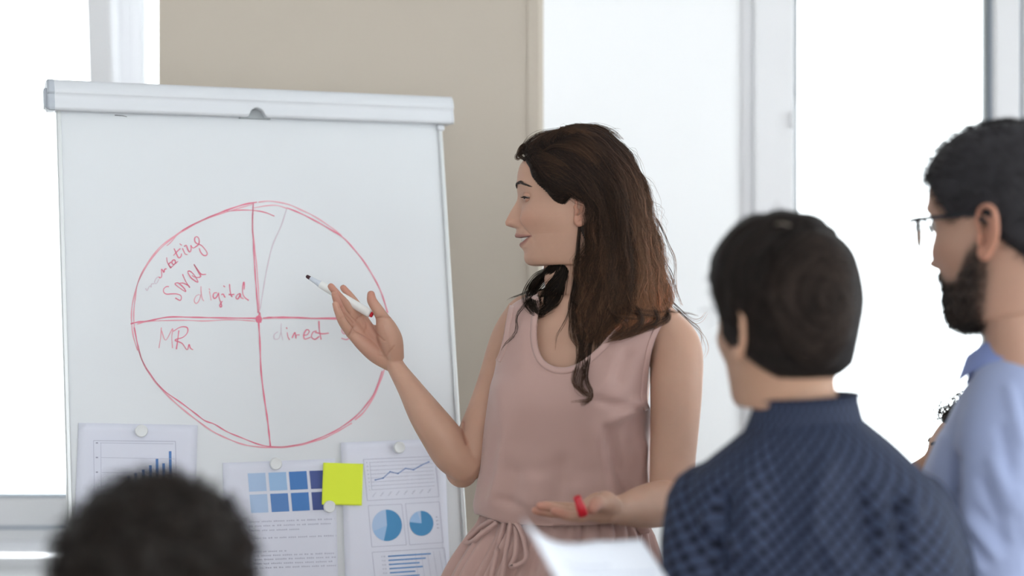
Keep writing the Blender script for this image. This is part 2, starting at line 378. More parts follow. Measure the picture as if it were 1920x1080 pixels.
ink('drawn_circle', [
 ([(540, 50), (470, 70), (400, 92), (330, 118), (270, 150), (225, 178), (160, 230), (110, 290), (65, 370), (52, 440), (46, 500), (48, 560)], A_, 2),
 ([(245, 160), (195, 195), (150, 232), (105, 290), (72, 350), (50, 420), (38, 480), (37, 540), (45, 600), (62, 655)], A_, 2),
 ([(62, 640), (85, 705), (120, 765), (170, 825), (230, 882), (300, 938), (370, 988), (440, 1022), (510, 1046), (600, 1056), (680, 1054), (750, 1042), (830, 1018), (890, 988), (947, 955)], A_, 2.6),
 ([(560, 42), (610, 38), (680, 50), (740, 75), (800, 105), (860, 145), (905, 180)], A_, 2.2),
 ([(540, 66), (600, 56), (640, 56), (680, 68)], A_, 2), ([(225, 178), (195, 212), (182, 222)], A_, 1.5),
 ([(960, 942), (1000, 905), (1040, 840), (1065, 780), (1082, 732)], A_, 3.0)], M_ink2, 'paler second pass of the circle')
ink('dividing_line', [([(540, 48), (536, 130), (540, 200), (545, 300), (552, 400), (560, 500)], A_, 2.4), ([(33, 545), (60, 538), (110, 532), (190, 517), (300, 518), (400, 520), (550, 522)], A_, 2.6),
 ([(562, 540), (567, 620), (572, 740), (585, 850), (597, 930), (605, 1000), (611, 1055)], A_, 2.8), ([(580, 521), (620, 518), (700, 518), (800, 522), (960, 520)], A_, 2.8)], M_ink)
ink('dividing_line', [([(538, 60), (538, 150), (546, 230), (556, 330), (562, 430), (564, 505)], A_, 1.8), ([(60, 546), (90, 538), (130, 533), (250, 530), (340, 533), (430, 528), (500, 530), (548, 534)], A_, 2), ([(575, 523), (700, 522), (880, 526), (960, 524)], A_, 1.6)], M_ink2)
ink('faint_line', [([(678, 70), (655, 140), (620, 220), (600, 300), (585, 380), (570, 470), (562, 505)], A_, 1.7)], M_ink3, 'faint grey stroke')
c = bl(230+562/2.204, 360+526/2.204); th = np.linspace(0, 2*np.pi, 24, endpoint=False)
ob('centre_dot', np.vstack([[BPt(c[0]+.0062*math.cos(t), c[1]+.0072*math.sin(t), .0006) for t in th], [BPt(c[0]+.0062*math.cos(t), c[1]+.0072*math.sin(t), .0001) for t in th]]), [tuple(range(24))]+[(i, (i+1) % 24, (i+1) % 24+24, i+24) for i in range(24)], M_ink, fc, False)
ink('centre_spike', [([(558, 540), (566, 498), (572, 540)], A_, 2)], M_ink)
ink('written_word', [([(178, 750), (190, 770), (200, 750), (213, 730), (222, 745), (224, 718), (245, 715)], B_, 1.6), ([(280, 660), (262, 672), (248, 700), (255, 715), (268, 708), (282, 680)], B_, 1.6)], M_ink3, 'faded start of the word marketing')
ink('written_word', [([(283, 660), (290, 670), (305, 655), (302, 600), (312, 612), (322, 628), (325, 605), (342, 598)], B_, 2), ([(343, 510), (348, 545), (368, 585)], B_, 1.7), ([(378, 545), (358, 565), (380, 592)], B_, 2),
 ([(368, 594), (395, 572), (412, 548), (402, 528), (384, 540), (388, 562), (408, 560), (430, 540)], B_, 2), ([(400, 440), (412, 465), (430, 505), (442, 513), (456, 500), (458, 480)], B_, 2), ([(396, 495), (425, 463), (450, 440)], B_, 2),
 ([(466, 438), (478, 465), (488, 484), (506, 488)], B_, 2), ([(445, 402), (452, 410), (462, 414)], B_, 2), ([(478, 425), (495, 415), (503, 435), (515, 462), (527, 466), (534, 440), (530, 413), (545, 436), (562, 432)], B_, 2),
 ([(562, 432), (590, 410), (597, 385), (592, 360), (578, 348), (563, 356), (562, 382), (578, 402), (612, 415), (642, 447), (659, 477), (650, 495), (628, 492), (606, 466), (597, 438)], B_, 2)], M_ink, 'the word marketing in red')
ink('written_word', [([(360, 737), (340, 738), (320, 755), (320, 780), (340, 795), (380, 794), (420, 794), (450, 805), (458, 825), (447, 845), (410, 825)], B_, 1.9),
 ([(410, 710), (412, 722), (450, 752), (492, 777), (480, 752), (455, 725), (430, 708), (412, 710)], B_, 2), ([(466, 640), (488, 690), (522, 745), (510, 728), (470, 710), (440, 712)], B_, 2),
 ([(508, 625), (512, 617), (530, 620), (560, 650), (588, 702), (560, 690), (530, 665), (508, 628)], B_, 2), ([(555, 563), (580, 600), (612, 640), (650, 641)], B_, 2), ([(555, 565), (588, 620), (608, 655), (592, 666), (560, 662), (540, 650)], B_, 2)], M_ink, 'letters SMM in red')
ink('written_word', [([(600, 800), (575, 808), (558, 840), (565, 865), (582, 865), (600, 835), (608, 800)], B_, 1.6), ([(610, 735), (612, 780), (620, 830), (634, 850)], B_, 1.6), ([(676, 772), (682, 805), (690, 845)], B_, 1.7), ([(672, 752), (682, 766)], B_, 1.6)], M_ink2, 'faded start of the word digital')
ink('written_word', [([(735, 785), (712, 788), (705, 812), (715, 830), (735, 815), (748, 785), (750, 820), (764, 860), (772, 888), (762, 896), (758, 880), (776, 850)], B_, 2.2), ([(768, 800), (785, 795), (790, 810), (800, 822)], B_, 2.2), ([(784, 730), (798, 740)], B_, 2.4),
 ([(833, 718), (836, 760), (845, 805), (854, 818)], B_, 2.4), ([(826, 798), (850, 801), (870, 796)], B_, 2.4), ([(915, 790), (895, 800), (882, 822), (895, 835), (910, 815), (918, 790), (920, 820), (942, 832)], B_, 2.2), ([(947, 760), (948, 715), (943, 703), (935, 745), (936, 790), (952, 822), (982, 845)], B_, 2.2)], M_ink, 'the word digital in red')
ink('written_word', [([(160, 560), (157, 600), (150, 645)], A_, 1.6), ([(160, 572), (178, 612), (206, 565), (203, 600), (206, 645)], A_, 1.8)], M_ink2)
ink('written_word', [([(232, 572), (229, 600), (222, 650)], A_, 2), ([(208, 576), (240, 558), (266, 560), (268, 580), (250, 600), (216, 612), (245, 625), (266, 652), (274, 630), (280, 645), (291, 652)], A_, 2)], M_ink, 'letters of MR in red')
ink('written_word', [([(642, 577), (626, 590), (628, 608), (645, 605), (654, 580)], A_, 1.6), ([(655, 543), (655, 580), (662, 612)], A_, 1.4)], M_ink3, 'faded start of the word direct')
ink('written_word', [([(680, 580), (683, 598), (690, 611)], A_, 1.8), ([(676, 560), (680, 566)], A_, 2), ([(700, 603), (712, 580), (716, 606), (718, 592), (731, 590)], A_, 2), ([(745, 592), (762, 590), (771, 575), (760, 569), (749, 588), (752, 608), (776, 600)], A_, 2.1), ([(802, 575), (788, 578), (780, 598), (794, 609), (812, 597)], A_, 2.1),
 ([(811, 533), (813, 570), (820, 610)], A_, 2.2), ([(795, 580), (825, 586), (852, 583)], A_, 2.1)], M_ink, 'the word direct in red')
ink('written_letter', [([(912, 560), (905, 572), (914, 586), (935, 584), (940, 600), (924, 610), (904, 604)], A_, 2)], M_ink, 'letter after the word direct, partly behind the hand')
ink('smudge', [([(215, 216), (228, 217), (238, 219)], ((0, 0), 1), 1.6)], M_ink4, 'small dark scuff')

# ------------------------------------------------------------ papers, note and magnets on the board
def sheet(name, tlpx, trpx, wd, ht, off, label, group='printed pages on the flipchart', m=None, curl=.002):
    a = np.array(bl(*tlpx)); b = np.array(bl(*trpx)); e = nrm(b-a); g = np.array([-e[1], e[0]])
    nx, ny = 16, 22; V = []
    for j in range(ny):
        for i in range(nx):
            s, t = i/(nx-1), j/(ny-1); q = a+e*wd*s+g*ht*t
            lift = off+curl*(abs(s-.5)*2)**2*(1-t*.6)+curl*1.2*max(0, t-.8)*5
            V.append(BPt(q[0], q[1], lift))
    V = np.array(V).reshape(ny*nx, 3); Fq = grid_faces(ny, nx)
    Nn = vnormals(V, Fq)
    if Nn.mean(0)@NB < 0: Fq = [f[::-1] for f in Fq]
    W, G = shellify(V, Fq, .0002)
    c0 = V.mean(0)
    o = ob(name, W, G, m or M_paper, None, True, label=label, cat='paper' if name != 'sticky_note' else 'note', group=group if name != 'sticky_note' else None, loc=c0)
    lf = lambda s, t: off+curl*(abs(s-.5)*2)**2*(1-t*.6)+curl*1.2*max(0, t-.8)*5
    def at(px, py, z=.0005):
        q = np.array(bl(px, py)); s = (q-a)@e/wd; t = (q-a)@g/ht; return BPt(q[0], q[1], lf(s, t)+z)
    return o, at
M_blue = [mat('print_blue_%s' % n, srgb(*c), .7) for n, c in (('pale', (172, 196, 226)), ('light', (156, 190, 226)), ('mid', (92, 134, 192)), ('strong', (74, 126, 190)), ('navy', (72, 88, 146)), ('chart', (74, 142, 190)), ('bar', (96, 146, 200)))]
M_grey = mat('print_grey', srgb(158, 160, 178), .7); M_lgrey = mat('print_light_grey', srgb(184, 186, 202), .7)
def quad(at, pts, z=.0005): return np.array([at(x, y, z) for x, y in pts]), [tuple(range(len(pts)))[::-1]]
def line(at, a, b, wpx=1.2, z=.0005, n=8):
    q = np.array([at(a[0]+(b[0]-a[0])*t, a[1]+(b[1]-a[1])*t, z) for t in np.linspace(0, 1, n)])
    return ribbon(q, wpx*.001, np.cross(NB, q[-1]-q[0]), .0001)
def words(at, x0, x1, y, slope, h=3.2, seed=0):
    r = random.Random(seed); out = []; x = x0
    while x < x1:
        L = r.uniform(5, 22); x2 = min(x+L, x1); n = max(1, int((x2-x)/3.2))
        for k in range(n):
            a = x+(x2-x)*k/n; b = a+(x2-x)/n*.72; hh = h*(1.4 if r.random() < .25 else 1); yy = y+slope*(a-x0)
            out.append(quad(at, [(a, yy-hh*.5), (b, yy-hh*.5), (b, yy+h*.4), (a, yy+h*.4)]))
        x = x2+3
    return join(out)
# page 1 (left): bar chart
p1, at1 = sheet('paper', (147, 793), (372, 797), .209, .297, .0008, 'printed bar chart page leftmost on flipchart, partly behind curly dark hair')
c1 = lambda x, y: (120+x/6.75, 780+y/6.75)
ob('chart_frame', *join([line(at1, c1(372, 312), c1(1408, 322), 1.1), line(at1, c1(1408, 322), c1(1425, 1100), 1.1), line(at1, c1(372, 312), c1(385, 1100), .8), line(at1, c1(455, 340), c1(1385, 353), .8), line(at1, c1(465, 340), c1(470, 1100), .7), line(at1, c1(470, 525), c1(1400, 545), .7), line(at1, c1(475, 715), c1(1400, 735), .7)]), M_lgrey, p1, False)
ob('chart_bar', *join([quad(at1, [c1(x, y), c1(x+34, y), c1(x+40, 1080), c1(x+6, 1080)]) for x, y in ((1324, 446), (1158, 538), (1242, 600), (1075, 625), (985, 680), (890, 720), (800, 760))]), M_blue[2], p1, False)
ob('axis_label', *join([words(at1, c1(400, 0)[0], c1(440, 0)[0], c1(0, y)[1], 0, 2.6, i) for i, y in enumerate((342, 526, 712))]), M_grey, p1, False, kind='stuff')
# page 2 (middle): colour squares and text
p2, at2 = sheet('paper', (417, 868), (632, 860), .212, .297, .0008, 'printed page with blue colour squares and text lines, between the other two pages')
c2 = lambda x, y: (400+x/4.5, 840+y/4.5)
sq = [((288, 215), (437, 209), (449, 362), (301, 369), 0), ((463, 209), (612, 202), (624, 355), (476, 361), 1), ((635, 201), (784, 194), (797, 347), (649, 354), 3), ((808, 193), (957, 188), (969, 340), (823, 346), 4),
      ((303, 395), (452, 388), (464, 543), (317, 549), 0), ((478, 387), (627, 381), (640, 534), (492, 541), 2), ((652, 380), (801, 373), (813, 526), (666, 533), 3), ((825, 374), (974, 366), (986, 519), (838, 525), 4)]
for a, b, c_, d, k in sq: ob('colour_square', *quad(at2, [c2(*a), c2(*b), c2(*c_), c2(*d)]), M_blue[k], p2, False)
tl = []
for i, (x0, x1, y) in enumerate([(300, 1020, 625), (300, 1000, 662), (300, 735, 700), (310, 1035, 765), (330, 620, 878), (335, 1028, 912), (335, 1035, 945), (340, 1008, 980), (345, 1050, 1015)]):
    sl = -.035; a = c2(x0, 0)[0]; b = c2(x1, 0)[0]; yy = c2(0, y)[1]; tl.append(words(at2, a, b, yy, sl, 2.4, 20+i))
ob('text_lines', *join(tl), M_lgrey, p2, False, kind='stuff')
# page 3 (right): line chart, pies, bars
p3, at3 = sheet('paper', (638, 830), (812, 823), .209, .297, .0016, 'printed page with line chart and two blue pie charts at the right of flipchart')
c3 = lambda x, y: (630+x/4, 810+y/4)
L3 = lambda a, b, w_=1.0: line(at3, c3(*a), c3(*b), w_)
fr_ = [((202, 206), (740, 182)), ((740, 182), (768, 485)), ((768, 485), (232, 515)), ((232, 515), (202, 206)), ((238, 552), (490, 541)), ((490, 541), (525, 846)), ((525, 846), (266, 862)), ((266, 862), (238, 552)), ((518, 538), (770, 524)), ((770, 524), (800, 828)), ((800, 828), (550, 846)), ((550, 846), (518, 538)), ((268, 902), (808, 868)), ((808, 868), (835, 1100)), ((268, 902), (290, 1100))]
ob('chart_frame', *join([L3(a, b, .9) for a, b in fr_]), M_lgrey, p3, False)
ob('grid_line', *join([L3((248+2.3*i, 229+29.3*i), (722+2.3*i, 207+28*i), .6) for i in range(8)]+[L3((250, 230), (266, 434), .6)]+[L3((592+45*i, 905-3*i), (612+48*i, 1090), .5) for i in range(5)]), M_lgrey, p3, False, kind='stuff')
pl = [(292, 360), (350, 346), (403, 298), (462, 312), (518, 273), (578, 283), (634, 251), (692, 224)]
ob('chart_line', *join([line(at3, c3(*a), c3(*b), 1.3, .0006, 3) for a, b in zip(pl, pl[1:])]+[quad(at3, [c3(x-5, y-4), c3(x+5, y-4), c3(x+5, y+4), c3(x-5, y+4)], .0007) for x, y in pl]), M_blue[2], p3, False)
def pie(cx, cy, rx, ry, a0, a1, m, z):
    n = 24; pts = [c3(cx, cy)]+[c3(cx+rx*math.sin(math.radians(t)), cy-ry*math.cos(math.radians(t))) for t in np.linspace(a0, a1, n)]
    ob('pie_slice', *quad(at3, pts, z), m, p3, False)
pie(380, 700, 112, 118, -5, 192, M_blue[5], .0006); pie(380, 700, 112, 118, 192, 248, M_blue[1], .0006); pie(380, 700, 112, 118, 248, 355, M_blue[0], .0006)
pie(638, 685, 89, 94, -4, 276, M_blue[5], .0006); pie(638, 685, 89, 94, 276, 338, M_blue[1], .0006); pie(638, 685, 89, 94, 338, 356, M_blue[0], .0006)
hb = [(388, 932, 707, 912), (391, 963, 670, 945), (395, 994, 624, 979), (398, 1025, 648, 1008), (401, 1056, 592, 1043), (405, 1087, 624, 1072), (408, 1118, 560, 1106)]
for x0, y0, x1, y1 in hb: ob('chart_bar', *quad(at3, [c3(x0, y0-5), c3(x1, y1-5), c3(x1, y1+5), c3(x0, y0+5)]), M_blue[6], p3, False)
def text(at, s, px, py, hpx, ang, m, par, name='axis_label'):
    cu = bpy.data.curves.new('t', 'FONT'); cu.body = s; cu.size = 1; o = bpy.data.objects.new('t', cu); COL.objects.link(o)
    dg = bpy.context.evaluated_depsgraph_get(); dg.update(); me = o.evaluated_get(dg).to_mesh()
    V = [v.co.copy() for v in me.vertices]; Fq = [tuple(p.vertices)[::-1] for p in me.polygons]; o.evaluated_get(dg).to_mesh_clear(); bpy.data.objects.remove(o); bpy.data.curves.remove(cu)
    ca, sa = math.cos(ang), math.sin(ang); W = []
    for v in V:
        x, y = v.x*hpx*1.4, -v.y*hpx*1.4; W.append(at(px+x*ca-y*sa, py+x*sa+y*ca, .0005))
    return np.array(W), Fq
ob('axis_label', *join([text(at3, s, *c3(222+3.4*i, 234+29.3*i), 2.2, -.04, M_grey, p3) for i, s in enumerate(('35', '30', '25', '20', '15', '10', '5', '0'))]), M_grey, p3, False, kind='stuff')
ob('axis_label', *join([text(at3, '01.0%d.2..' % (i+1), *c3(276+59*i, 488-4.2*i), 2.2, -.95, M_grey, p3) for i in range(8)]), M_grey, p3, False, kind='stuff')
ob('axis_label', *join([text(at3, '01.0%d' % (8-i), *c3(337+3.4*i, 939+31*i), 2.4, -.04, M_grey, p3) for i in range(6)]), M_grey, p3, False, kind='stuff')
ob('chart_legend', *join([quad(at3, [c3(746+3*i, 634+27*i), c3(754+3*i, 634+27*i), c3(754+3*i, 642+27*i), c3(746+3*i, 642+27*i)]) for i in range(4)]+[text(at3, str(i+1), *c3(758+3*i, 642+27*i), 2.2, 0, M_grey, p3) for i in range(4)]), M_grey, p3, False, kind='stuff')
M_note = mat('yellow_note', srgb(226, 242, 60), .7, var=.02, vscale=10)
nt_, atn = sheet('sticky_note', (604.5, 867.5), (682, 870), .078, .078, .0058, 'bright yellow square note stuck across two pages', m=M_note, curl=.0008)
M_mag = mat('magnet_plastic', (.74, .76, .76, 1), .35, .4)
def magnet(px, py, base, label):
    u, v = bl(px, py, base); r = .0112
    prof = [(0, .0062), (.0085, .0062), (.0092, .0066), (.0103, .0066), (r, .0055), (r, .0006), (r*.97, 0), (0, 0)]
    V = []; n = 32
    for a, b in prof:
        for t in range(n): V.append(BPt(u+max(a, 1e-5)*math.cos(2*math.pi*t/n), v+max(a, 1e-5)*math.sin(2*math.pi*t/n), base+b))
    ob('magnet', V, grid_faces(len(prof), n, True), M_mag, None, True, label=label, cat='magnet', group='white round magnets on the flipchart', loc=BPt(u, v, base))
magnet(264.5, 808, .0022, 'round white magnet holding the leftmost bar chart page')
magnet(516.5, 869.5, .0022, 'round white magnet above the blue colour squares')
magnet(617, 950, .0072, 'round white magnet at lower corner of the yellow note')
magnet(747.5, 839, .0028, 'round white magnet above the line chart')

# ------------------------------------------------------------ heads
def head(front, back, wid, feat, ctr, yaw, pitch=0, roll=0, scale=1.0, nrow=230, nphi=220, lipcol=(.36, .12, .10), skin=(.62, .38, .26), mouth=None, eyes=None, expo=2.15, side=-1, stub=None, beard=None):
    """head in local axes X forward, Y left, Z up (origin ear canal); returns dict with mesh + transform"""
    n = len(front); t = np.linspace(0, 1, nrow)
    fr = cr(np.hstack([front, back, np.array(wid)[:, None]]), nrow)
    ph = np.linspace(-np.pi, np.pi, nphi, endpoint=False)
    ph = ph-.35*np.sin(ph)                  # denser at the front
    zf = fr[:, 1][:, None]; xf = fr[:, 0][:, None]; xb = fr[:, 2][:, None]; zb = fr[:, 3][:, None]; W = fr[:, 4][:, None]
    c, s_ = np.cos(ph)[None], np.sin(ph)[None]; ex = 2/(expo-.38*np.clip((.0-zf)/.04, 0, 1)*np.clip((zf+.15)/.05, 0, 1)*(c > 0))
    cx = xb+(xf-xb)*.47
    X = np.where(c >= 0, cx+(xf-cx)*abs(c)**ex, cx-(cx-xb)*abs(c)**ex); Y = W*np.sign(s_)*abs(s_)**ex
    k = (X-xb)/(xf-xb+1e-9); Z = zb+(zf-zb)*k
    V = np.stack([X, Y, Z], -1).reshape(-1, 3)
    lip = np.zeros(len(V)); dark = np.zeros(len(V))
    frontness = np.clip((V[:, 0]-.01)/.05, 0, 1)
    zt = np.array([f[0] for f in feat]); dx = np.array([f[1] for f in feat]); wy = np.array([f[2] for f in feat])
    o = np.argsort(zt); d = np.interp(V[:, 2], zt[o], dx[o], 0, 0); wv = np.interp(V[:, 2], zt[o], wy[o])
    V[:, 0] += d*np.exp(-(abs(V[:, 1])/wv)**2.2)*frontness
    g = lambda y, z, sy, sz, y0=None: np.exp(-((abs(V[:, 1])-y)/sy)**2-((V[:, 2]-z)/sz)**2)*frontness
    V[:, 0] -= .0085*g(.032, .024, .015, .012)             # eye sockets
    V[:, 0] += .003*g(.028, .046, .022, .007)              # brow ridge
    V[:, 0] += .0075*g(.038, -.012, .017, .016)             # cheeks
    V[:, 1] += np.sign(V[:, 1])*.004*g(.055, -.010, .02, .02)
    V[:, 0] += .0095*g(.0130, -.0195, .0052, .0062)             # nostril wings
    V[:, 0] -= .0070*g(.0215, -.018, .0035, .010)
    V[:, 0] += .0035*g(.034, -.022, .010, .014)
    V[:, 0] -= .003*g(.020, -.006, .006, .014)
    if mouth:
        zu, zl, zc, hw = mouth; ay = np.clip(abs(V[:, 1])/hw, 0, 1.2)
        up = zu+(zc-zu)*ay**2; lo = zl+(zc-zl)*ay**2
        ins = np.clip((up-V[:, 2])/.0012, 0, 1)*np.clip((V[:, 2]-lo)/.0012, 0, 1)*(ay < 1)*(V[:, 0] > .03)
        V[:, 0] -= .012*ins; dark = ins
        tu = .0075*(1-ay**2)+.0016; tl = .0085*(1-ay**2)+.0016
        m = np.clip(1-np.maximum(0, V[:, 2]-up)/tu, 0, 1)*np.clip((V[:, 2]-(up-.002))/.001, 0, 1)+np.clip(1-np.maximum(0, lo-V[:, 2])/tl, 0, 1)*np.clip((lo+.002-V[:, 2])/.001, 0, 1)
        lip = np.clip(m*1.8, 0, 1)*(ay < 1.04)*(V[:, 0] > .03)
        V[:, 0] += .0022*lip*(1-ay*.7)
        fold = np.exp(-((abs(V[:, 1])-(.024+.012*np.clip((-.02-V[:, 2])/.03, 0, 1)))/.004)**2)*np.exp(-((V[:, 2]+.034)/.014)**2)*frontness
        V[:, 0] -= .0050*fold
    if eyes:
        # lid slit: brow shelf above, lashes painted as geometry later
        V[:, 0] += .0022*g(.032, eyes+.008, .015, .0035)
        V[:, 0] += .0012*g(.032, eyes-.008, .014, .0035)
    Fc = grid_faces(nrow, nphi, True)
    Fc.append(tuple(range(nphi-1, -1, -1))); Fc.append(tuple((nrow-1)*nphi+j for j in range(nphi)))
    rough = (vnoise(V, 180)*.5+vnoise(V, 420, 3)*.5)
    col = np.array(skin)[None]*(1+.02*rough[:, None])
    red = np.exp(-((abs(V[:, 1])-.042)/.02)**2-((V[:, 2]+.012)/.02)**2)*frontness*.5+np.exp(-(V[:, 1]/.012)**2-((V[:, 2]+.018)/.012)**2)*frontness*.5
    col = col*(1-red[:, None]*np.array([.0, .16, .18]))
    col = col*(1-lip[:, None])+np.array(lipcol)*lip[:, None]
    col = col*(1-dark[:, None])+np.array([.12, .03, .03])*dark[:, None]
    if beard is not None:
        b = beard(V)[:, None]; col = col*(1-b)+np.array([.035, .026, .022])*b
    cp, sp = math.cos(pitch), math.sin(pitch)
    fwd = np.array([-math.cos(yaw), math.sin(yaw), 0]); left = np.array([-math.sin(yaw), -math.cos(yaw), 0]); up = np.array([0, 0, 1.])
    f2 = fwd*cp+up*sp; u2 = up*cp-fwd*sp
    if roll: u3 = u2*math.cos(roll)+left*math.sin(roll); left = left*math.cos(roll)-u2*math.sin(roll); u2 = u3
    R = np.stack([f2, left, u2])*scale
    tw = lambda L: np.asarray(L, float)@R+ctr
    if stub is not None: pass
    return dict(L=V, W=tw(V), F=Fc, col=col, tw=tw, R=R, n=(nrow, nphi), s=scale)
def ear(h, side=1, y=.074, x=-.004, z=.0, sz=1.0):
    """pinna: shell + helix + tragus + lobe in head-local coords"""
    parts = []
    def pt(a, b, o): return np.array([x-a*sz-o*.25*sz, side*(y+o*sz), z+b*sz])
    out = [pt(-.002, .006, .004), pt(-.003, .020, .006), pt(.004, .031, .010), pt(.016, .034, .014), pt(.026, .026, .017), pt(.028, .012, .017), pt(.024, -.004, .013), pt(.014, -.017, .008), pt(.004, -.025, .005), pt(-.002, -.022, .003), pt(-.003, -.012, .002)]
    parts.append(tube(np.array(out), np.array([.0028, .003, .0032, .0034, .0034, .0034, .0038, .0052, .0062, .0050, .003])*sz, n=60, seg=10))
    parts.append(tube(np.array([pt(.010, .022, .008), pt(.018, .014, .010), pt(.017, .002, .009), pt(.010, -.008, .006), pt(.003, -.014, .004)]), np.array([.003, .0035, .0035, .0036, .003])*sz, n=24, seg=10))
    parts.append(tube(np.array([pt(-.004, .003, .002), pt(-.002, -.003, .005), pt(-.003, -.009, .003)]), np.array([.0035, .004, .0035])*sz, n=10, seg=10))
    ax = np.array([[1, 0, 0], [0, 1, 0], [0, 0, 1.]]); c = math.cos(.5*side); s_ = math.sin(.5*side)
    ax = np.array([[c, -s_, 0], [s_, c, 0], [0, 0, 1.]])
    parts.append(ellip(pt(.012, .008, .005), (.0150*sz, .0022*sz, .024*sz), ax, 16))
    parts.append(ellip(pt(.003, -.020, .003), (.008*sz, .004*sz, .008*sz), None, 14))
    V, f = fuse(parts, .0011, 3); return h['tw'](V), f
def cap_mesh(h, maskf, thick, noise=.0015, ns=60):
    """hair cap grown from the scalp part of a head mesh; maskf(L)->signed distance-like (>0 hair)"""
    L = h['L']; m = maskf(L); N = vnormals(h['W'], h['F'][:-2]); 
    if ((N*(h['W']-h['W'].mean(0))).sum(1)).mean() < 0: N = -N
    t = thick*np.clip(m/.02, 0, 1)**.6+vnoise(L, ns, 2)*noise*np.clip(m/.02, 0, 1)
    W = h['W']+N*t[:, None]; keep = m > -.0015
    Fc = [f for f in h['F'][:-2] if all(keep[i] for i in f)]
    idx = sorted({i for f in Fc for i in f}); mp = {a: b for b, a in enumerate(idx)}
    return W[idx], [tuple(mp[i] for i in f) for f in Fc]
def hair_strands(lines, r0=.0004, taper=.35, cols=None, seg=3):
    """many thin 3-sided strands in one mesh"""
    V = []; Fc = []; C = []; n0 = 0
    for li, p in enumerate(lines):
        p = np.asarray(p); n = len(p); T = np.gradient(p, axis=0); T /= np.linalg.norm(T, axis=1)[:, None]+1e-12
        a = np.cross(T, [0, 1., .1]); a /= np.linalg.norm(a, axis=1)[:, None]+1e-12; b = np.cross(T, a)
        rr = (r0 if np.isscalar(r0) else r0[li])*(1-(1-taper)*np.linspace(0, 1, n)**1.5)
        ring = [p+a*(rr*math.cos(2*math.pi*k/seg))[:, None]+b*(rr*math.sin(2*math.pi*k/seg))[:, None] for k in range(seg)]
        V.append(np.stack(ring, 1).reshape(-1, 3)); 
        for i in range(n-1):
            for k in range(seg):
                q = n0+i*seg+k; w_ = n0+i*seg+(k+1) % seg; Fc.append((q, w_, w_+seg, q+seg))
        if cols is not None: C.append(np.repeat(cols[li], seg, axis=0))
        n0 += n*seg
    return np.vstack(V), Fc, (np.vstack(C) if cols is not None else None)
def hair_mat(name, rough=.5, spec=.28, trans=0):
    m = mat(name, (.05, .03, .02, 1), rough, spec, attr='Col'); b = m.node_tree.nodes['Principled BSDF']
    pass
    if trans:
        nt = m.node_tree; tr = nt.nodes.new('ShaderNodeBsdfTranslucent'); mx = nt.nodes.new('ShaderNodeMixShader'); mx.inputs[0].default_value = trans
        a = [n for n in nt.nodes if n.type == 'ATTRIBUTE'][0]; sc_ = nt.nodes.new('ShaderNodeVectorMath'); sc_.operation = 'MULTIPLY'; sc_.inputs[1].default_value = (2.2, 1.7, 1.2)
        nt.links.new(a.outputs['Color'], sc_.inputs[0]); nt.links.new(sc_.outputs[0], tr.inputs[0])
        nt.links.new(b.outputs[0], mx.inputs[1]); nt.links.new(tr.outputs[0], mx.inputs[2]); nt.links.new(mx.outputs[0], nt.nodes['Material Output'].inputs[0])
    return m
M_hair = hair_mat('brown_hair', trans=.35); M_black = hair_mat('black_hair', .6, .2)
M_eye = mat('eye_white', (.50, .47, .45, 1), .25); M_iris = mat('iris_brown', (.05, .03, .02, 1), .15); M_lash = mat('lash_dark', (.02, .014, .012, 1), .6); M_brow = mat('brow_brown', (.045, .030, .024, 1), .7); M_teeth = mat('teeth', (.80, .76, .70, 1), .25)  # eye white greyed, lash shade put into its colour
def lens_mat():
    m = M_glass.copy(); m.name = 'spectacle_lens'
    for n in m.node_tree.nodes:
        if n.type == 'FRESNEL': n.inputs[0].default_value = 1.06
    return m
M_nail = mat('finger_nail', srgb(226, 180, 165), .3)

# ------------------------------------------------------------ the presenter
D = 2.5
root = thing('person', (P(1060, 540, 2.48)[0], 2.48, 0), 'person with long wavy brown hair in sleeveless pink top, hand raised to the flipchart', 'person')
SKINC = (.53, .318, .228)
ff = np.array([(0, .128), (.045, .1235), (.076, .106), (.0965, .086), (.1025, .071), (.1045, .055), (.1040, .044), (.1015, .028), (.0995, .010), (.0985, -.010), (.098, -.027), (.0965, -.040), (.0945, -.052), (.0925, -.063), (.0915, -.074), (.0895, -.084), (.083, -.0915), (.070, -.0935), (.054, -.0905), (.041, -.092), (.036, -.115), (.033, -.145), (.034, -.165)])
bb = np.array([(-.001, .128), (-.045, .122), (-.072, .105), (-.084, .085), (-.088, .070), (-.090, .055), (-.090, .042), (-.088, .022), (-.085, .004), (-.080, -.010), (-.074, -.024), (-.069, -.035), (-.065, -.045), (-.062, -.054), (-.060, -.063), (-.058, -.071), (-.057, -.079), (-.056, -.087), (-.056, -.095), (-.056, -.105), (-.057, -.120), (-.058, -.148), (-.060, -.165)])
ww = [.002, .047, .064, .0715, .0745, .0755, .0755, .0745, .0730, .0710, .0685, .0665, .0645, .0625, .060, .058, .056, .0545, .053, .052, .051, .0515, .053]
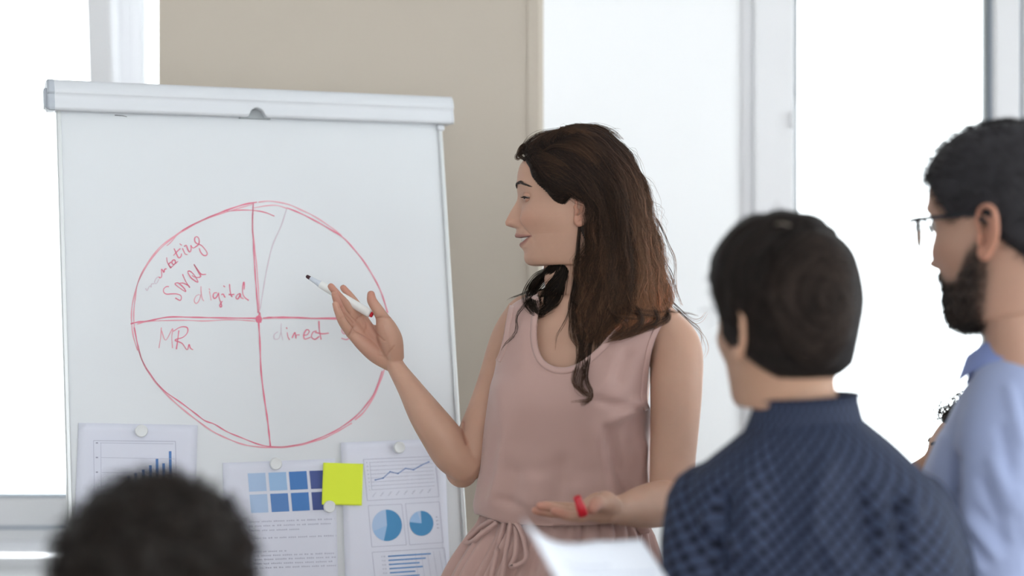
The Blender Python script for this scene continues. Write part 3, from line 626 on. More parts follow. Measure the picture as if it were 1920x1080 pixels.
# feature: (z, bump beyond the base profile, lateral half width)
fe = [(.040, .001, .02), (.030, .0015, .008), (.022, .0035, .0075), (.014, .0085, .008), (.004, .0155, .009), (-.008, .0225, .0105), (-.017, .0268, .012), (-.0225, .0258, .012), (-.0255, .018, .013), (-.0275, .0085, .017), (-.030, .0078, .020), (-.035, .0090, .022), (-.0400, .0100, .022), (-.0435, .0090, .022), (-.047, .004, .022), (-.0515, .0015, .020), (-.056, .0045, .020), (-.0605, .0050, .020), (-.066, .0015, .020), (-.071, .0000, .018), (-.080, .0015, .02), (-.088, .0015, .02), (-.093, 0, .02)]
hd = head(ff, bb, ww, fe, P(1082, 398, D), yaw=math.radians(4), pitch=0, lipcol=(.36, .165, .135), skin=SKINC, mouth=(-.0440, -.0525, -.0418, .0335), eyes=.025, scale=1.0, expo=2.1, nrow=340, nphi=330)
hp, hf = hd['W'], hd['F']; tw = hd['tw']
e1 = ear(hd, 1, y=.0705, x=-.002, z=.002, sz=.98)
# right arm (raised to the board) and hand
C3 = lambda x, y, d: P(540+x/4.154, 480+y/4.154, d)
def fingr(c, pts, r): return tube(np.array([c(*p) for p in pts]), r, n=26, seg=12)
arm_r = [tube([P(992, 596, 2.555), P(962, 640, 2.56), P(932, 725, 2.55), P(905, 795, 2.53), P(883, 845, 2.51), P(868, 868, 2.50)], [(.044, .040), (.041, .041), (.037, .040), (.036, .038), (.037, .037), (.036, .034)], n=50, seg=44),
         tube([P(872, 868, 2.50), P(850, 850, 2.495), P(826, 816, 2.49), P(796, 773, 2.49), P(768, 728, 2.50), P(746, 694, 2.51), P(737, 676, 2.515)], [(.035, .034), (.039, .036), (.0385, .034), (.0325, .029), (.0245, .021), (.0200, .016), (.0190, .015)], n=50, seg=44, side=NB)]
arm_r.append(ellip(P(866, 878, 2.508), (.030, .028, .034)))
hand_r = [
 tube([C3(815, 790, 2.515), C3(760, 700, 2.51), C3(660, 610, 2.51), C3(590, 500, 2.515)], [(.017, .013), (.019, .0125), (.0125, .011), (.0100, .0095)], n=20, side=NB),
 tube([C3(810, 800, 2.52), C3(720, 720, 2.515), C3(630, 620, 2.512), C3(545, 505, 2.515)], [(.017, .013), (.018, .0130), (.0125, .011), (.0098, .0095)], n=20),
 tube([C3(805, 820, 2.52), C3(700, 750, 2.512), C3(600, 660, 2.506), C3(515, 545, 2.502)], [(.017, .013), (.017, .0130), (.0125, .011), (.0095, .009)], n=20),
 tube([C3(800, 830, 2.52), C3(690, 765, 2.508), C3(590, 690, 2.496), C3(510, 625, 2.487)], [(.016, .013), (.0165, .0135), (.0135, .0115), (.0090, .009)], n=20),
 tube([C3(835, 780, 2.505), C3(800, 660, 2.495), C3(765, 560, 2.488), C3(735, 480, 2.482)], [(.016, .014), (.0215, .018), (.0185, .016), (.0120, .0115)], n=20),
 ellip(C3(690, 650, 2.514), (.026, .012, .026)),
 fingr(C3, [(735, 480, 2.482), (700, 420, 2.474), (655, 350, 2.470), (647, 300, 2.472)], [.0118, .0100, .0088, .0072]),     # thumb
 fingr(C3, [(590, 500, 2.515), (545, 400, 2.525), (490, 320, 2.530), (430, 248, 2.530)], [.0090, .0082, .0072, .0060]),     # index, behind the marker
 fingr(C3, [(545, 505, 2.514), (460, 385, 2.500), (385, 300, 2.488), (335, 238, 2.484)], [.0092, .0080, .0070, .0062]),     # middle, over the marker
 fingr(C3, [(515, 545, 2.502), (430, 445, 2.484), (385, 360, 2.471), (362, 295, 2.466)], [.0088, .0076, .0070, .0060]),
 fingr(C3, [(492, 610, 2.486), (428, 520, 2.466), (390, 435, 2.455), (370, 375, 2.452)], [.0086, .0078, .0068, .0058])]
# left arm (bent, palm up) and hand
C4 = lambda x, y, d: P(940+x/5.4, 880+y/5.4, d)
arm_l = [tube([P(1240, 618, 2.44), P(1266, 655, 2.425), P(1268, 720, 2.40), P(1265, 800, 2.385), P(1261, 870, 2.37), P(1260, 922, 2.355), P(1262, 945, 2.35)], [(.042, .042), (.0445, .044), (.0440, .043), (.0405, .040), (.0370, .038), (.036, .038), (.034, .034)], n=60, seg=44),
         tube([P(1266, 940, 2.35), P(1240, 944, 2.315), P(1207, 950, 2.27), P(1175, 955, 2.225), P(1150, 957, 2.19), P(1140, 957, 2.175)], [(.034, .034), (.0370, .034), (.034, .031), (.0255, .024), (.0205, .0185), (.0200, .016)], n=50, seg=44)]
hand_l = [
 tube([P(1150, 957, 2.19), P(1128, 955, 2.172), P(1105, 962, 2.150), P(1088, 968, 2.140)], [(.020, .016), (.022, .019), (.0125, .011), (.0100, .0095)], n=20),
 tube([P(1150, 953, 2.20), P(1125, 950, 2.19), P(1098, 960, 2.180), P(1080, 964, 2.172)], [(.018, .016), (.019, .017), (.0125, .010), (.0100, .0092)], n=20),
 tube([P(1148, 950, 2.21), P(1122, 947, 2.21), P(1095, 955, 2.205), P(1075, 958, 2.200)], [(.016, .014), (.017, .015), (.0120, .010), (.0095, .009)], n=20),
 tube([P(1148, 948, 2.22), P(1122, 944, 2.23), P(1098, 950, 2.228), P(1080, 953, 2.225)], [(.016, .014), (.018, .015), (.0120, .010), (.0090, .0088)], n=20),
 tube([P(1150, 952, 2.18), P(1135, 943, 2.160), P(1125, 943, 2.140)], [(.0165, .015), (.0185, .017), (.0125, .012)], n=14),
 fingr(P, [(1125, 943, 2.140), (1117, 944, 2.118), (1111, 955, 2.108)], [.0120, .0100, .0085]),   # thumb, towards the camera
 fingr(P, [(1088, 968, 2.140), (1068, 968, 2.128), (1050, 962, 2.122), (1040, 959, 2.118)], [.0094, .0082, .0074, .0066]),
 fingr(P, [(1080, 964, 2.172), (1052, 957, 2.168), (1028, 950, 2.165), (1012, 949, 2.162)], [.0094, .0082, .0074, .0066]),
 fingr(P, [(1075, 960, 2.200), (1048, 962, 2.200), (1022, 960, 2.200), (1004, 957, 2.200)], [.0092, .0080, .0072, .0064]),
 fingr(P, [(1080, 953, 2.225), (1062, 950, 2.232), (1040, 948, 2.236), (1022, 946, 2.238)], [.0086, .0076, .0066, .0058])]
# torso form, sections given as image rows at the body's distance
TY = math.radians(-18)      # chest turned: image-right shoulder nearer
def rows_from(rs, d0=2.48, yaw=TY):
    out = []
    for y, l, r, hd_ in rs:
        a, b = P(l, y, d0), P(r, y, d0); rx = (b[0]-a[0])/2/math.cos(yaw)*.985; out.append(((a[0]+b[0])/2, d0, a[2], rx, hd_, yaw))
    return out
form_rows = [(553, 1030, 1120, .045), (562, 988, 1200, .062), (578, 962, 1243, .075), (600, 951, 1252, .086), (640, 944, 1240, .098), (690, 938, 1226, .108), (735, 930, 1220, .118), (780, 922, 1217, .118), (830, 915, 1216, .114), (880, 909, 1217, .110), (930, 906, 1216, .108), (975, 903, 1212, .108), (1005, 900, 1210, .110)]
def torso_form(shr, k=99): return loft([(a, b, c, rx-shr, ry-shr, w_) for a, b, c, rx, ry, w_ in rows_from(form_rows[:k])], seg=96, exp=2.35, n=110)
neck = tube([P(1072, 500, 2.515), P(1078, 545, 2.505), P(1085, 585, 2.495)], [(.050, .046), (.052, .050), (.060, .058)], n=14, seg=28)
traps = [tube([P(1078, 556, 2.505), P(1030, 578, 2.53), P(985, 596, 2.55)], [.042, .036, .036], n=18), tube([P(1085, 556, 2.495), P(1150, 582, 2.465), P(1225, 608, 2.445)], [.042, .036, .038], n=18)]
legs = [tube([(P(1010, 540, 2.5)[0], 2.50, .98), (P(1020, 540, 2.5)[0], 2.5, .52), (P(1018, 540, 2.5)[0], 2.53, .10)], [.085, .055, .036], n=24), tube([(P(1125, 540, 2.5)[0], 2.47, .98), (P(1115, 540, 2.5)[0], 2.46, .52), (P(1118, 540, 2.5)[0], 2.50, .10)], [.085, .055, .036], n=24)]
bV, bF = fuse([torso_form(.009, 11), neck]+traps+arm_r+hand_r+arm_l+hand_l, .0020, 4, .5)
lV, lF = fuse(legs, .01, 3)
bx_, by_ = 960+F*bV[:, 0]/bV[:, 1], 540-F*(bV[:, 2]-CZ)/bV[:, 1]
bN = vnormals(bV, bF); bN = bN if (bN[:, 1]*(bV[:, 1]-2.45)).sum() > 0 else -bN; crease = np.zeros(len(bV))
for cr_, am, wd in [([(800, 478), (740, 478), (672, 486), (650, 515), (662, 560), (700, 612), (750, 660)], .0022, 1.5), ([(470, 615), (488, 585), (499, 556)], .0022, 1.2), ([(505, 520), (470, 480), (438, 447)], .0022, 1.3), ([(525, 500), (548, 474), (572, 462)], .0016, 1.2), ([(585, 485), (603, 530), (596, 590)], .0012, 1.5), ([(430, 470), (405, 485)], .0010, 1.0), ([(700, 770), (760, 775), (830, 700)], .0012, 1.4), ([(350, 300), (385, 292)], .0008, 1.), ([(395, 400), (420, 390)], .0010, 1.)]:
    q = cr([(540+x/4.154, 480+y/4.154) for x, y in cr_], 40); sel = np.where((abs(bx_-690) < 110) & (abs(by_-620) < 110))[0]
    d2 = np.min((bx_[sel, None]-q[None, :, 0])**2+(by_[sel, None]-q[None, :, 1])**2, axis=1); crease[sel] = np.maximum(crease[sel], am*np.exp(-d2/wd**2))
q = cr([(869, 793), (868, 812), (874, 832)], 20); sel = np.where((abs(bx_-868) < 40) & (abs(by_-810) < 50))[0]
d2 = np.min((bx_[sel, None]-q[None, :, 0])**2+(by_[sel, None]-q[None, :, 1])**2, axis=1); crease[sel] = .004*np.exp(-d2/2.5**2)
bV = bV+np.array([0, 1., 0])*(crease*(bN[:, 1] < .2))[:, None]
def skincol(V, base): 
    n = vnoise(V, 30)*.03+vnoise(V, 90, 5)*.02; return np.array(base)[None]*(1+n[:, None])
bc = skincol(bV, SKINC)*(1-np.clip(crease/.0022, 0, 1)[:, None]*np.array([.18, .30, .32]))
# finger tips and palms a little redder
tips = np.array([p[-1] for p in [[C3(430, 248, 2.53)], [C3(335, 238, 2.484)], [C3(362, 295, 2.477)], [C3(372, 375, 2.47)], [C3(647, 300, 2.472)], [P(1040, 959, 2.118)], [P(1012, 949, 2.162)], [P(1004, 957, 2.2)], [P(1111, 955, 2.108)]]])
dt = np.min(np.linalg.norm(bV[:, None]-tips[None], axis=2), axis=1) if len(bV) < 400000 else np.ones(len(bV))
pal = np.exp(-(dt/.022)**2); pc = C3(640, 620, 2.5); pal = np.maximum(pal, .5*np.exp(-(np.linalg.norm(bV-pc, axis=1)/.045)**2))
bc = bc*(1-pal[:, None]*np.array([.02, .22, .20]))
V, Fq = join([(hp, hf), e1, (bV, bF), (lV, lF)])
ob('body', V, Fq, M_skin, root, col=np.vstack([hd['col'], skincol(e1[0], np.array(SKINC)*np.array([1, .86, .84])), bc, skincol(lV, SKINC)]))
body_b = bvh(bV, bF); head_b = bvh(hp, hf)
def lookup(b, px, py, off=0, dflt=None):
    r = Vector(((px-960)/F, 1, (540-py)/F)); k = r.length; h_ = b.ray_cast(Vector(CAM), r.normalized(), 6)
    if h_[0] is None: return None if dflt is None else P(px, py, dflt)
    return np.array(h_[0])-np.array(r.normalized())*off
# eyes, lashes, brow, teeth (local head coordinates)
for sy in (1, -1):
    c = tw([.0798, sy*.0300, .0245]); ev, ef = ellip(c, (.0112, .0112, .0112), None, 24)
    eo = ob('eye', ev, ef, M_eye, root)
    gz = nrm(hd['R'][0]+hd['R'][2]*-.10+hd['R'][1]*(.45 if sy > 0 else .1)); ob('iris', *ellip(c+gz*.0072, (.0052, .0052, .0052), None, 16), M_iris, eo)
LB = BVHTree.FromPolygons([tuple(v) for v in hd['L']], hd['F'][:-2])
def fpt(y, z, off=.0008, dirx=1):      # point on the face from lateral/height, cast backwards from the front
    h_ = LB.ray_cast(Vector((.2, y, z)), Vector((-1, 0, 0)), .3); x = h_[0].x if h_[0] else .09; return tw([x+off, y, z])
def spt(x, z, off=.0008, sy=1):         # point on the side of the head
    h_ = LB.ray_cast(Vector((x, sy*.2, z)), Vector((0, -sy, 0)), .3); y = h_[0].y if h_[0] else sy*.07; return tw([x, y+sy*off, z])
M_lid = mat('eyelid_skin', srgb(196, 150, 128), .5, .3, sss=.1)
for sy in (1, -1):
    # lids: skin caps round the eyeball leaving a narrow downcast slit
    def lid(e_mid, e_end, e_far, nm):
        V = []
        for a in np.linspace(-80, 112, 32):
            k_ = max(0, 1-abs((a-2)/80)**2.4); e0 = e_end+(e_mid-e_end)*k_
            for e in np.linspace(e0, e_far, 9):
                ra, re = math.radians(a), math.radians(e); r_ = .0124-.0012*abs((e-e0)/(e_far-e0))**2
                V.append(tw([.0798+r_*math.cos(re)*math.cos(ra), sy*(.0300+r_*math.cos(re)*math.sin(ra)*1.12), .0245+r_*math.sin(re)+.0008*math.sin(ra)]))
        V = np.array(V); W, G = shellify(V, grid_faces(32, 9), .0009); ob(nm, W, G, M_skin, root, col=np.tile(np.array(SKINC)*np.array([.97, .90, .90]), (len(W), 1)))
    lid(6, -6, 74, 'upper_eyelid'); lid(-20, -8, -72, 'lower_eyelid')
    Lz = []
    for a in np.linspace(-1.05, 1.15, 46):
        ra = a*math.radians(76); re = math.radians(-7+13*(1-abs(a)**2.4 if abs(a) < 1 else 0)); r_ = .0126
        b0 = np.array([.0798+r_*math.cos(re)*math.cos(ra), sy*(.0300+r_*math.cos(re)*math.sin(ra)*1.12), .0245+r_*math.sin(re)]); o_ = np.array([math.cos(ra*.8), sy*math.sin(ra*.8), 0])
        Lz.append([tw(b0-o_*.0004), tw(b0+o_*.0022+[0, 0, -.0012]), tw(b0+o_*.0045+[0, 0, -.0012])])
    ob('eyelashes', *hair_strands(Lz, .00055)[:2], M_lash, root, kind='stuff')
    br = []
    for a in np.linspace(0, 1, 240):
        yy = .012+.038*a+rng.normal(0, .0004); zz = .0425+.0085*math.sin(min(1, a*1.35)*math.pi*.55)-.0085*max(0, a-.55)*2+rng.normal(0, .0019*(1-a*.75)+.0003)
        q = fpt(sy*yy, zz, .0010); q2 = fpt(sy*(yy+.0055), zz+.0022*(1-a*1.8), .0014); br.append([q, (q+q2)/2, q2])
    ob('eyebrow', *hair_strands(br, .00032)[:2], M_brow, root, kind='stuff')
tv = []
for i in range(-6, 7):
    a = i/6.5; yy = a*.0245; zz = -.0453+.0012*a*a*2; x0 = .0965-.016*a*a
    tv.append(ellip(tw([x0-.002, yy, zz-.0012]), (.0026, .0022, .0042), None, 10))
ob('teeth', *join(tv), M_teeth, root)
# finger nails of the near hand
# ---- clothes
M_top = mat('dusty_pink_fabric', srgb(186, 152, 143), .62, .35, bump=.08, bscale=900, sheen=.3)
M_trim = mat('dusty_pink_binding', srgb(192, 158, 149), .6, .35, sheen=.3)
fv, ffc = torso_form(0); fv = fv.copy()
def pxy(V): return 960+F*V[:, 0]/V[:, 1], 540-F*(V[:, 2]-CZ)/V[:, 1]
nF = vnormals(fv, ffc[:-2]); 
if (nF*(fv-fv.mean(0))).sum(1).mean() < 0: nF = -nF
x_, y_ = pxy(fv); isf = nF[:, 1] < .25
def ridge(x0, y0, x1, y1, w_, amp, tap=1):
    d = np.array([x1-x0, y1-y0], float); L = np.hypot(*d); d /= L; s = ((x_-x0)*d[0]+(y_-y0)*d[1])/L; dd = (x_-x0)*-d[1]+(y_-y0)*d[0]
    e = np.clip(np.minimum(s, 1-s)*4+.15*(1-tap), 0, 1); return amp*np.exp(-(dd/w_)**2)*e*e*(3-2*e)
fold = np.zeros(len(fv))
for a in [(1110, 770, 1150, 975, 13, .0075), (1055, 840, 1040, 975, 10, -.006), (1130, 790, 1185, 960, 9, -.005), (1215, 745, 1120, 800, 12, .006), (1215, 772, 1090, 745, 8, -.004), (1200, 800, 1195, 970, 10, .006), (1222, 800, 1216, 980, 7, -.006),
          (1160, 640, 1125, 740, 10, .004), (1185, 650, 1150, 730, 8, -.004), (955, 800, 930, 960, 9, .005), (975, 860, 958, 965, 8, -.004), (1005, 880, 1000, 975, 12, .005), (1080, 900, 1090, 985, 9, .005), (1062, 880, 1068, 985, 7, -.004), (935, 700, 960, 830, 14, .003),
          (985, 600, 985, 700, 10, .0025), (1170, 940, 1240, 960, 8, .003), (930, 930, 1010, 960, 9, -.003)]:
    fold += ridge(*a)*1.7
bust = .014*np.exp(-((x_-1120)/52)**2-((y_-745)/50)**2)+.010*np.exp(-((x_-985)/42)**2-((y_-750)/50)**2)
blouse_out = .009*np.clip((y_-880)/60, 0, 1)*(1-np.clip((y_-950)/34, 0, 1))
fv2 = fv+nF*(.004+np.where(isf, fold+bust, .0)+blouse_out)[:, None]+nF*(vnoise(fv, 22)*.0012)[:, None]
# openings given as outlines in the front view: neck scoop and the two armholes
neckP = np.array([(1006, 540), (1010, 575), (1006, 605), (1006, 640), (1014, 668), (1030, 684), (1052, 690), (1076, 686), (1100, 672), (1125, 650), (1150, 622), (1176, 596), (1190, 560), (1190, 540)], float)
armL = np.array([(962, 540), (958, 565), (950, 600), (944, 635), (938, 658), (930, 676)], float)
armR = np.array([(1262, 560), (1252, 592), (1234, 622), (1222, 655), (1216, 690), (1213, 725), (1213, 752), (1222, 775)], float)
def inpoly(px, py, poly):
    c = np.zeros(len(px), bool); n = len(poly)
    for i in range(n):
        (x0, y0), (x1, y1) = poly[i], poly[(i+1) % n]; m = ((y0 > py) != (y1 > py)); t = np.where(m, (x1-x0)*(py-y0)/(y1-y0+1e-9)+x0, 0); c ^= m & (px < t)
    return c
xx, yy = pxy(fv2); frontish = fv2[:, 1] < 2.50+(fv2[:, 0]-.1)*-.3
cn = cr(neckP, 90); ca = cr(armL, 50); cb = cr(armR, 60)
rem = inpoly(xx, yy, cn) & frontish
rem |= (~frontish) & (yy < 596) & (xx > 1020) & (xx < 1180)
rem |= inpoly(xx, yy, np.vstack([ca, [(890, 676), (890, 540)]])) | inpoly(xx, yy, np.vstack([cb, [(1300, 775), (1300, 560)]]))
rem |= yy < 552
hem = 976+10*np.sin(np.clip((xx-900)/300, 0, 1)*np.pi)-(xx < 940)*(940-xx)*.25
rem |= yy > hem
FF = [f for f in ffc[:-2] if not all(rem[i] for i in f)]
# slide edge vertices onto the outlines
allc = np.vstack([cn, ca, cb])
cnt = {}
for f in FF:
    for a, b in zip(f, f[1:]+f[:1]): cnt[frozenset((a, b))] = cnt.get(frozenset((a, b)), 0)+1
edge_v = {i for k, c in cnt.items() if c == 1 for i in k}
for i in edge_v:
    if frontish[i] or xx[i] > 1205 or xx[i] < 965:
        d2 = (allc[:, 0]-xx[i])**2+(allc[:, 1]-yy[i])**2; j = d2.argmin()
        if d2[j] < 196 and yy[i] < 790: fv2[i] = P(allc[j, 0], allc[j, 1], fv2[i, 1])
    if yy[i] > 930: fv2[i, 2] = CZ+(540-hem[i])/F*fv2[i, 1]
idx = sorted({i for f in FF for i in f}); mp = {a: b for b, a in enumerate(idx)}
tV, tF = fv2[idx], [tuple(mp[i] for i in f) for f in FF]
nn = vnormals(tV, tF)
if (nn*(tV-tV.mean(0))).sum(1).mean() < 0: tF = [f[::-1] for f in tF]
top = ob('blouse', *shellify(tV, tF, .0016), M_top, root)
top_b = bvh(tV, tF)
def binding(cv, sgn, wpx, nm='neck_binding'):
    c = cv; T = np.gradient(c, axis=0); T /= np.linalg.norm(T, axis=1)[:, None]; N2 = np.stack([-T[:, 1], T[:, 0]], 1)*sgn
    V = []; last = 2.40
    pts = []
    for k, (q, n_) in enumerate(zip(c, N2)):
        row = []
        if any(lookup(top_b, q[0]+n_[0]*t*wpx, q[1]+n_[1]*t*wpx) is None for t in (.4, .9)): continue
        for t in np.linspace(-.12, 1, 6):
            a = q+n_*wpx*t; h_ = lookup(top_b, q[0]+n_[0]*max(t, .25)*wpx, q[1]+n_[1]*max(t, .25)*wpx)
            dd = h_[1] if h_ is not None else last
            if h_ is not None: last = dd
            prof = .0022*math.sin(max(0, min(1, (t+.12)/1.12))*math.pi)**.5+.0006
            row.append((a, dd-prof))
        pts.append(row)
    dep = np.array([[r[1] for r in row] for row in pts])
    for _ in range(3): dep[1:-1] = (dep[:-2]+dep[1:-1]*2+dep[2:])/4
    V = [P(r[0][0], r[0][1], dep[i, j]) for i, row in enumerate(pts) for j, r in enumerate(row)]
    V = np.array(V); Fq = grid_faces(len(pts), 6); n3 = vnormals(V, Fq)
    if n3[:, 1].mean() > 0: Fq = [f[::-1] for f in Fq]
    ob(nm, *shellify(V, Fq, .001), M_trim, top)
binding(cn[8:-14], 1, 11); binding(ca[4:], -1, 9, 'armhole_binding'); binding(cb[3:-3], 1, 10, 'armhole_binding')
# skirt
th = np.linspace(0, 2*np.pi, 260, endpoint=False); V = []
srow = [(962, 908, 1206, .100), (985, 899, 1214, .106), (1000, 893, 1216, .118), (1030, 876, 1222, .135), (1080, 848, 1232, .150), (1200, 800, 1265, .19), (1400, 760, 1300, .23), (1600, 740, 1320, .25)]
sr = cr(rows_from(srow), 70); c_, s_ = np.cos(th), np.sin(th)
for i, (cx, cy, cz, rx, ry, yw) in enumerate(sr):
    t = i/69; ple = (.0022+.010*min(1, t*2.2))*(np.sin(th*34+np.sin(th*3)*2)*.5+np.sin(th*13+1.3)*.6*min(1, t*4))+.0018*np.sin(th*61)*(1-min(1, t*6))
    X = np.sign(c_)*abs(c_)**.9*(rx+ple); Y = np.sign(s_)*abs(s_)**.9*(ry+ple)
    V.append(np.stack([cx+X*math.cos(yw)-Y*math.sin(yw), cy+X*math.sin(yw)+Y*math.cos(yw), np.full(len(th), cz)], 1))
V = np.array(V).reshape(-1, 3); Fq = grid_faces(70, 260, True); n3 = vnormals(V, Fq)
if (n3*(V-V.mean(0))).sum(1).mean() < 0: Fq = [f[::-1] for f in Fq]
sk = ob('skirt', *shellify(V, Fq, .002), M_top, root); sk_b = bvh(V, Fq)
def tie(pts, wpx, off, nm='waist_tie', lift=None):
    q = cr(np.array(pts, float), 50); out = []; last = 2.37
    for k, (x, y) in enumerate(q):
        h_ = lookup(sk_b, x, y) if x > 0 else None; last = h_[1] if h_ is not None else last; out.append(last)
    out = np.array(out)
    for _ in range(6): out[1:-1] = (out[:-2]+2*out[1:-1]+out[2:])/4
    o2 = off+(lift(np.linspace(0, 1, 50)) if lift else 0)
    p3 = np.array([P(x, y, d_-o_) for (x, y), d_, o_ in zip(q, out, o2*np.ones(50))]); T = np.gradient(p3, axis=0)
    ob(nm, *ribbon(p3, wpx/1130, np.cross([.15, -1, .1], T), .0012), M_trim, sk)
tie([(963, 972), (968, 1000), (966, 1040), (958, 1062), (985, 1050), (984, 1020), (974, 990), (961, 974)], 9, .010, lift=lambda t: .006*np.sin(t*math.pi))
tie([(958, 974), (955, 1000), (948, 1040), (940, 1090)], 9, .010)
tie([(948, 974), (938, 1010), (928, 1050), (920, 1090)], 10, .009)
tie([(942, 972), (925, 985), (905, 1000), (884, 1016), (872, 1016), (885, 1004), (902, 988), (925, 974)], 10, .012, lift=lambda t: .008*np.sin(t*math.pi))
ob('side_tie', *tube([P(1196, 988, 2.40), P(1208, 992, 2.40), P(1216, 996, 2.40)], [(.006, .003), (.010, .004), (.004, .002)], n=10), M_trim, sk)
M_shoe = mat('nude_shoe', srgb(196, 160, 140), .4)
for cx, cy in ((P(1018, 0, 2.5)[0], 2.53), (P(1118, 0, 2.5)[0], 2.50)):
    sh_, sf_ = fuse([tube([(cx, cy+.02, .085), (cx, cy-.05, .06), (cx-.005, cy-.13, .026), (cx-.008, cy-.18, .020)], [(.030, .03), (.033, .03), (.036, .022), (.022, .014)], n=20), tube([(cx, cy+.035, .07), (cx, cy+.045, .012)], [.016, .009], n=8)], .005, 2)
    sh_[:, 2] = np.maximum(sh_[:, 2], .001); ob('shoe', sh_, sf_, M_shoe, root)

# ---- hair
poly_hl = np.array([(985, 296), (990, 308), (996, 318), (1002, 336), (1014, 350), (1028, 363), (1038, 376), (1049, 383), (1058, 384), (1067, 374), (1078, 364), (1092, 366), (1097, 380), (1093, 400), (1085, 425), (1078, 460), (1070, 500)], float)
def hairmask(L):
    a = np.array([((1082-x)/1080., (398-y)/1080.) for x, y in poly_hl]); X, Z = L[:, 0], L[:, 2]
    # closed region: everything above/behind the hairline
    reg = np.vstack([a[:-2], [(-.02, -.075), (-.045, -.085), (-.3, -.085), (-.3, .3), (.3, .3), (.3, .096), (.108, .092)]])
    ins = inpoly(X, Z, reg); hlr = np.vstack([[(.125, .094), (.108, .092)], a]); hl2 = cr(hlr[:-2], 160)
    d = np.sqrt(np.min((X[:, None]-hl2[None, :, 0])**2+(Z[:, None]-hl2[None, :, 1])**2, axis=1)); return np.where(ins, d, -d)
cV, cF = cap_mesh(hd, hairmask, .015, .0018)
mass_rows = [(300, 1085, 1165, .055), (330, 1075, 1190, .072), (370, 1090, 1206, .084), (400, 1094, 1214, .086), (440, 1092, 1222, .080), (480, 1084, 1232, .072), (520, 1076, 1242, .062), (560, 1072, 1246, .054), (590, 1074, 1240, .046), (612, 1080, 1222, .036), (632, 1086, 1180, .026), (650, 1092, 1130, .016)]
mr = [(((P(l, y, D)[0]+P(r, y, D)[0])/2), D-.014-(.03*max(0, (y-440)/200)), P(0, y, D)[2], (P(r, y, D)[0]-P(l, y, D)[0])/2, hdp, math.radians(8)) for y, l, r, hdp in mass_rows]
mV, mF = loft(mr, seg=90, exp=2.1, n=90)
ang = np.arctan2(mV[:, 1]-D, mV[:, 0]-P(1160, 0, D)[0])
mV += vnormals(mV, mF[:-2])*(.0035*np.sin(ang*19+mV[:, 2]*22)+.002*np.sin(ang*43+mV[:, 2]*50))[:, None]
far = tube([P(1050, 470, 2.56), P(1046, 510, 2.555), P(1035, 545, 2.53), P(1020, 572, 2.50)], [(.016, .012), (.026, .016), (.030, .018), (.022, .014)], n=26, seg=20)
hcol = lambda n, c: np.tile(np.array(c), (n, 1))
V, Fq = join([(cV, cF), (mV, mF)])
hb_ = ob('hair', V, Fq, M_hair, root, col=hcol(len(V), (.030, .019, .015)))
hair_b = bvh(*join([(cV, cF), (mV, mF), (tV, tF), (bV, bF), (hp, hf)]))
lines = []; cols = []; rad = []
def drape(q, base_off, dflt):
    """image-view guide -> 3D, lying on hair / shoulders"""
    dp = []
    for x, y in q:
        h_ = lookup(hair_b, x, y); dp.append(h_[1] if h_ is not None else np.nan)
    dp = np.array(dp); ok = ~np.isnan(dp)
    if ok.any():
        ii = np.arange(len(dp)); fill = np.interp(ii, ii[ok], dp[ok]); run = np.where(ok, 0, 1)
        dp = np.where(ok, dp, fill*.35+dflt*.65)
    else: dp[:] = dflt
    for _ in range(4): dp[1:-1] = (dp[:-2]+2*dp[1:-1]+dp[2:])/4
    return dp-base_off
def add_lock(guide, n, spread, wave, off=(0, .010), dflt=D, far=None, tip=.30, colr=(.040, .024, .018), colt=(.26, .145, .085), npt=26, wl=60, r=.00042, light=0):
    g = cr(np.array(guide, float), npt); T = np.gradient(g, axis=0); L = np.r_[0, np.cumsum(np.linalg.norm(np.diff(g, axis=0), axis=1))]; T /= np.linalg.norm(T, axis=1)[:, None]+1e-9; N2 = np.stack([-T[:, 1], T[:, 0]], 1)
    t = np.linspace(0, 1, npt); ph0 = rng.uniform(0, 6.28); sp = spread*(.35+.65*np.sin(np.clip(t*1.15, 0, 1)*np.pi*.62))*(1-(1-tip)*np.clip((t-.6)/.4, 0, 1)**1.3)
    dep = drape(g, 0, dflt)
    if far is not None:
        dep = np.linspace(far[0], far[1], npt)
        for i_, (x, y) in enumerate(g):
            h_ = lookup(top_b, x, y); h2 = lookup(body_b, x, y)
            for hh in (h_, h2):
                if hh is not None: dep[i_] = min(dep[i_], hh[1]-.003)
        for _ in range(3): dep[1:-1] = (dep[:-2]+2*dep[1:-1]+dep[2:])/4
    for k in range(n):
        u = rng.normal(0, .5); ph = ph0+rng.normal(0, .35); wv = wave*t**.8*np.sin(L/wl*2*np.pi+ph)*(1+.25*rng.normal())+rng.normal(0, 1.0)*np.sin(t*3+rng.uniform(0, 6))*1.2
        q = g+N2*(u*sp+wv)[:, None]; cut = int(npt*rng.uniform(.82, 1.0)); o = rng.uniform(*off)
        p3 = np.array([P(x, y, d_-o*min(1, .25+tt*2)) for (x, y), d_, tt in zip(q, dep, t)])[:cut]
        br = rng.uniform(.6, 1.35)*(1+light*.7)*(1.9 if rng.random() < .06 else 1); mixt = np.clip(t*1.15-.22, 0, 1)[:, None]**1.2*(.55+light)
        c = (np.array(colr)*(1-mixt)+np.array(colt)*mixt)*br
        lines.append(p3); cols.append(np.clip(c[:cut], 0, 1)); rad.append(r*rng.uniform(.7, 1.3))
gi = [(996, 300), (1016, 330), (1042, 354), (1072, 358), (1103, 376), (1106, 425), (1096, 480), (1086, 545), (1084, 610), (1092, 650)]
gm = [(1010, 262), (1050, 290), (1090, 320), (1125, 370), (1140, 430), (1138, 490), (1140, 550), (1128, 600), (1118, 630), (1112, 650)]
gn = [(1050, 242), (1098, 262), (1140, 300), (1172, 350), (1188, 410), (1195, 470), (1200, 530), (1196, 580), (1176, 612), (1150, 632)]
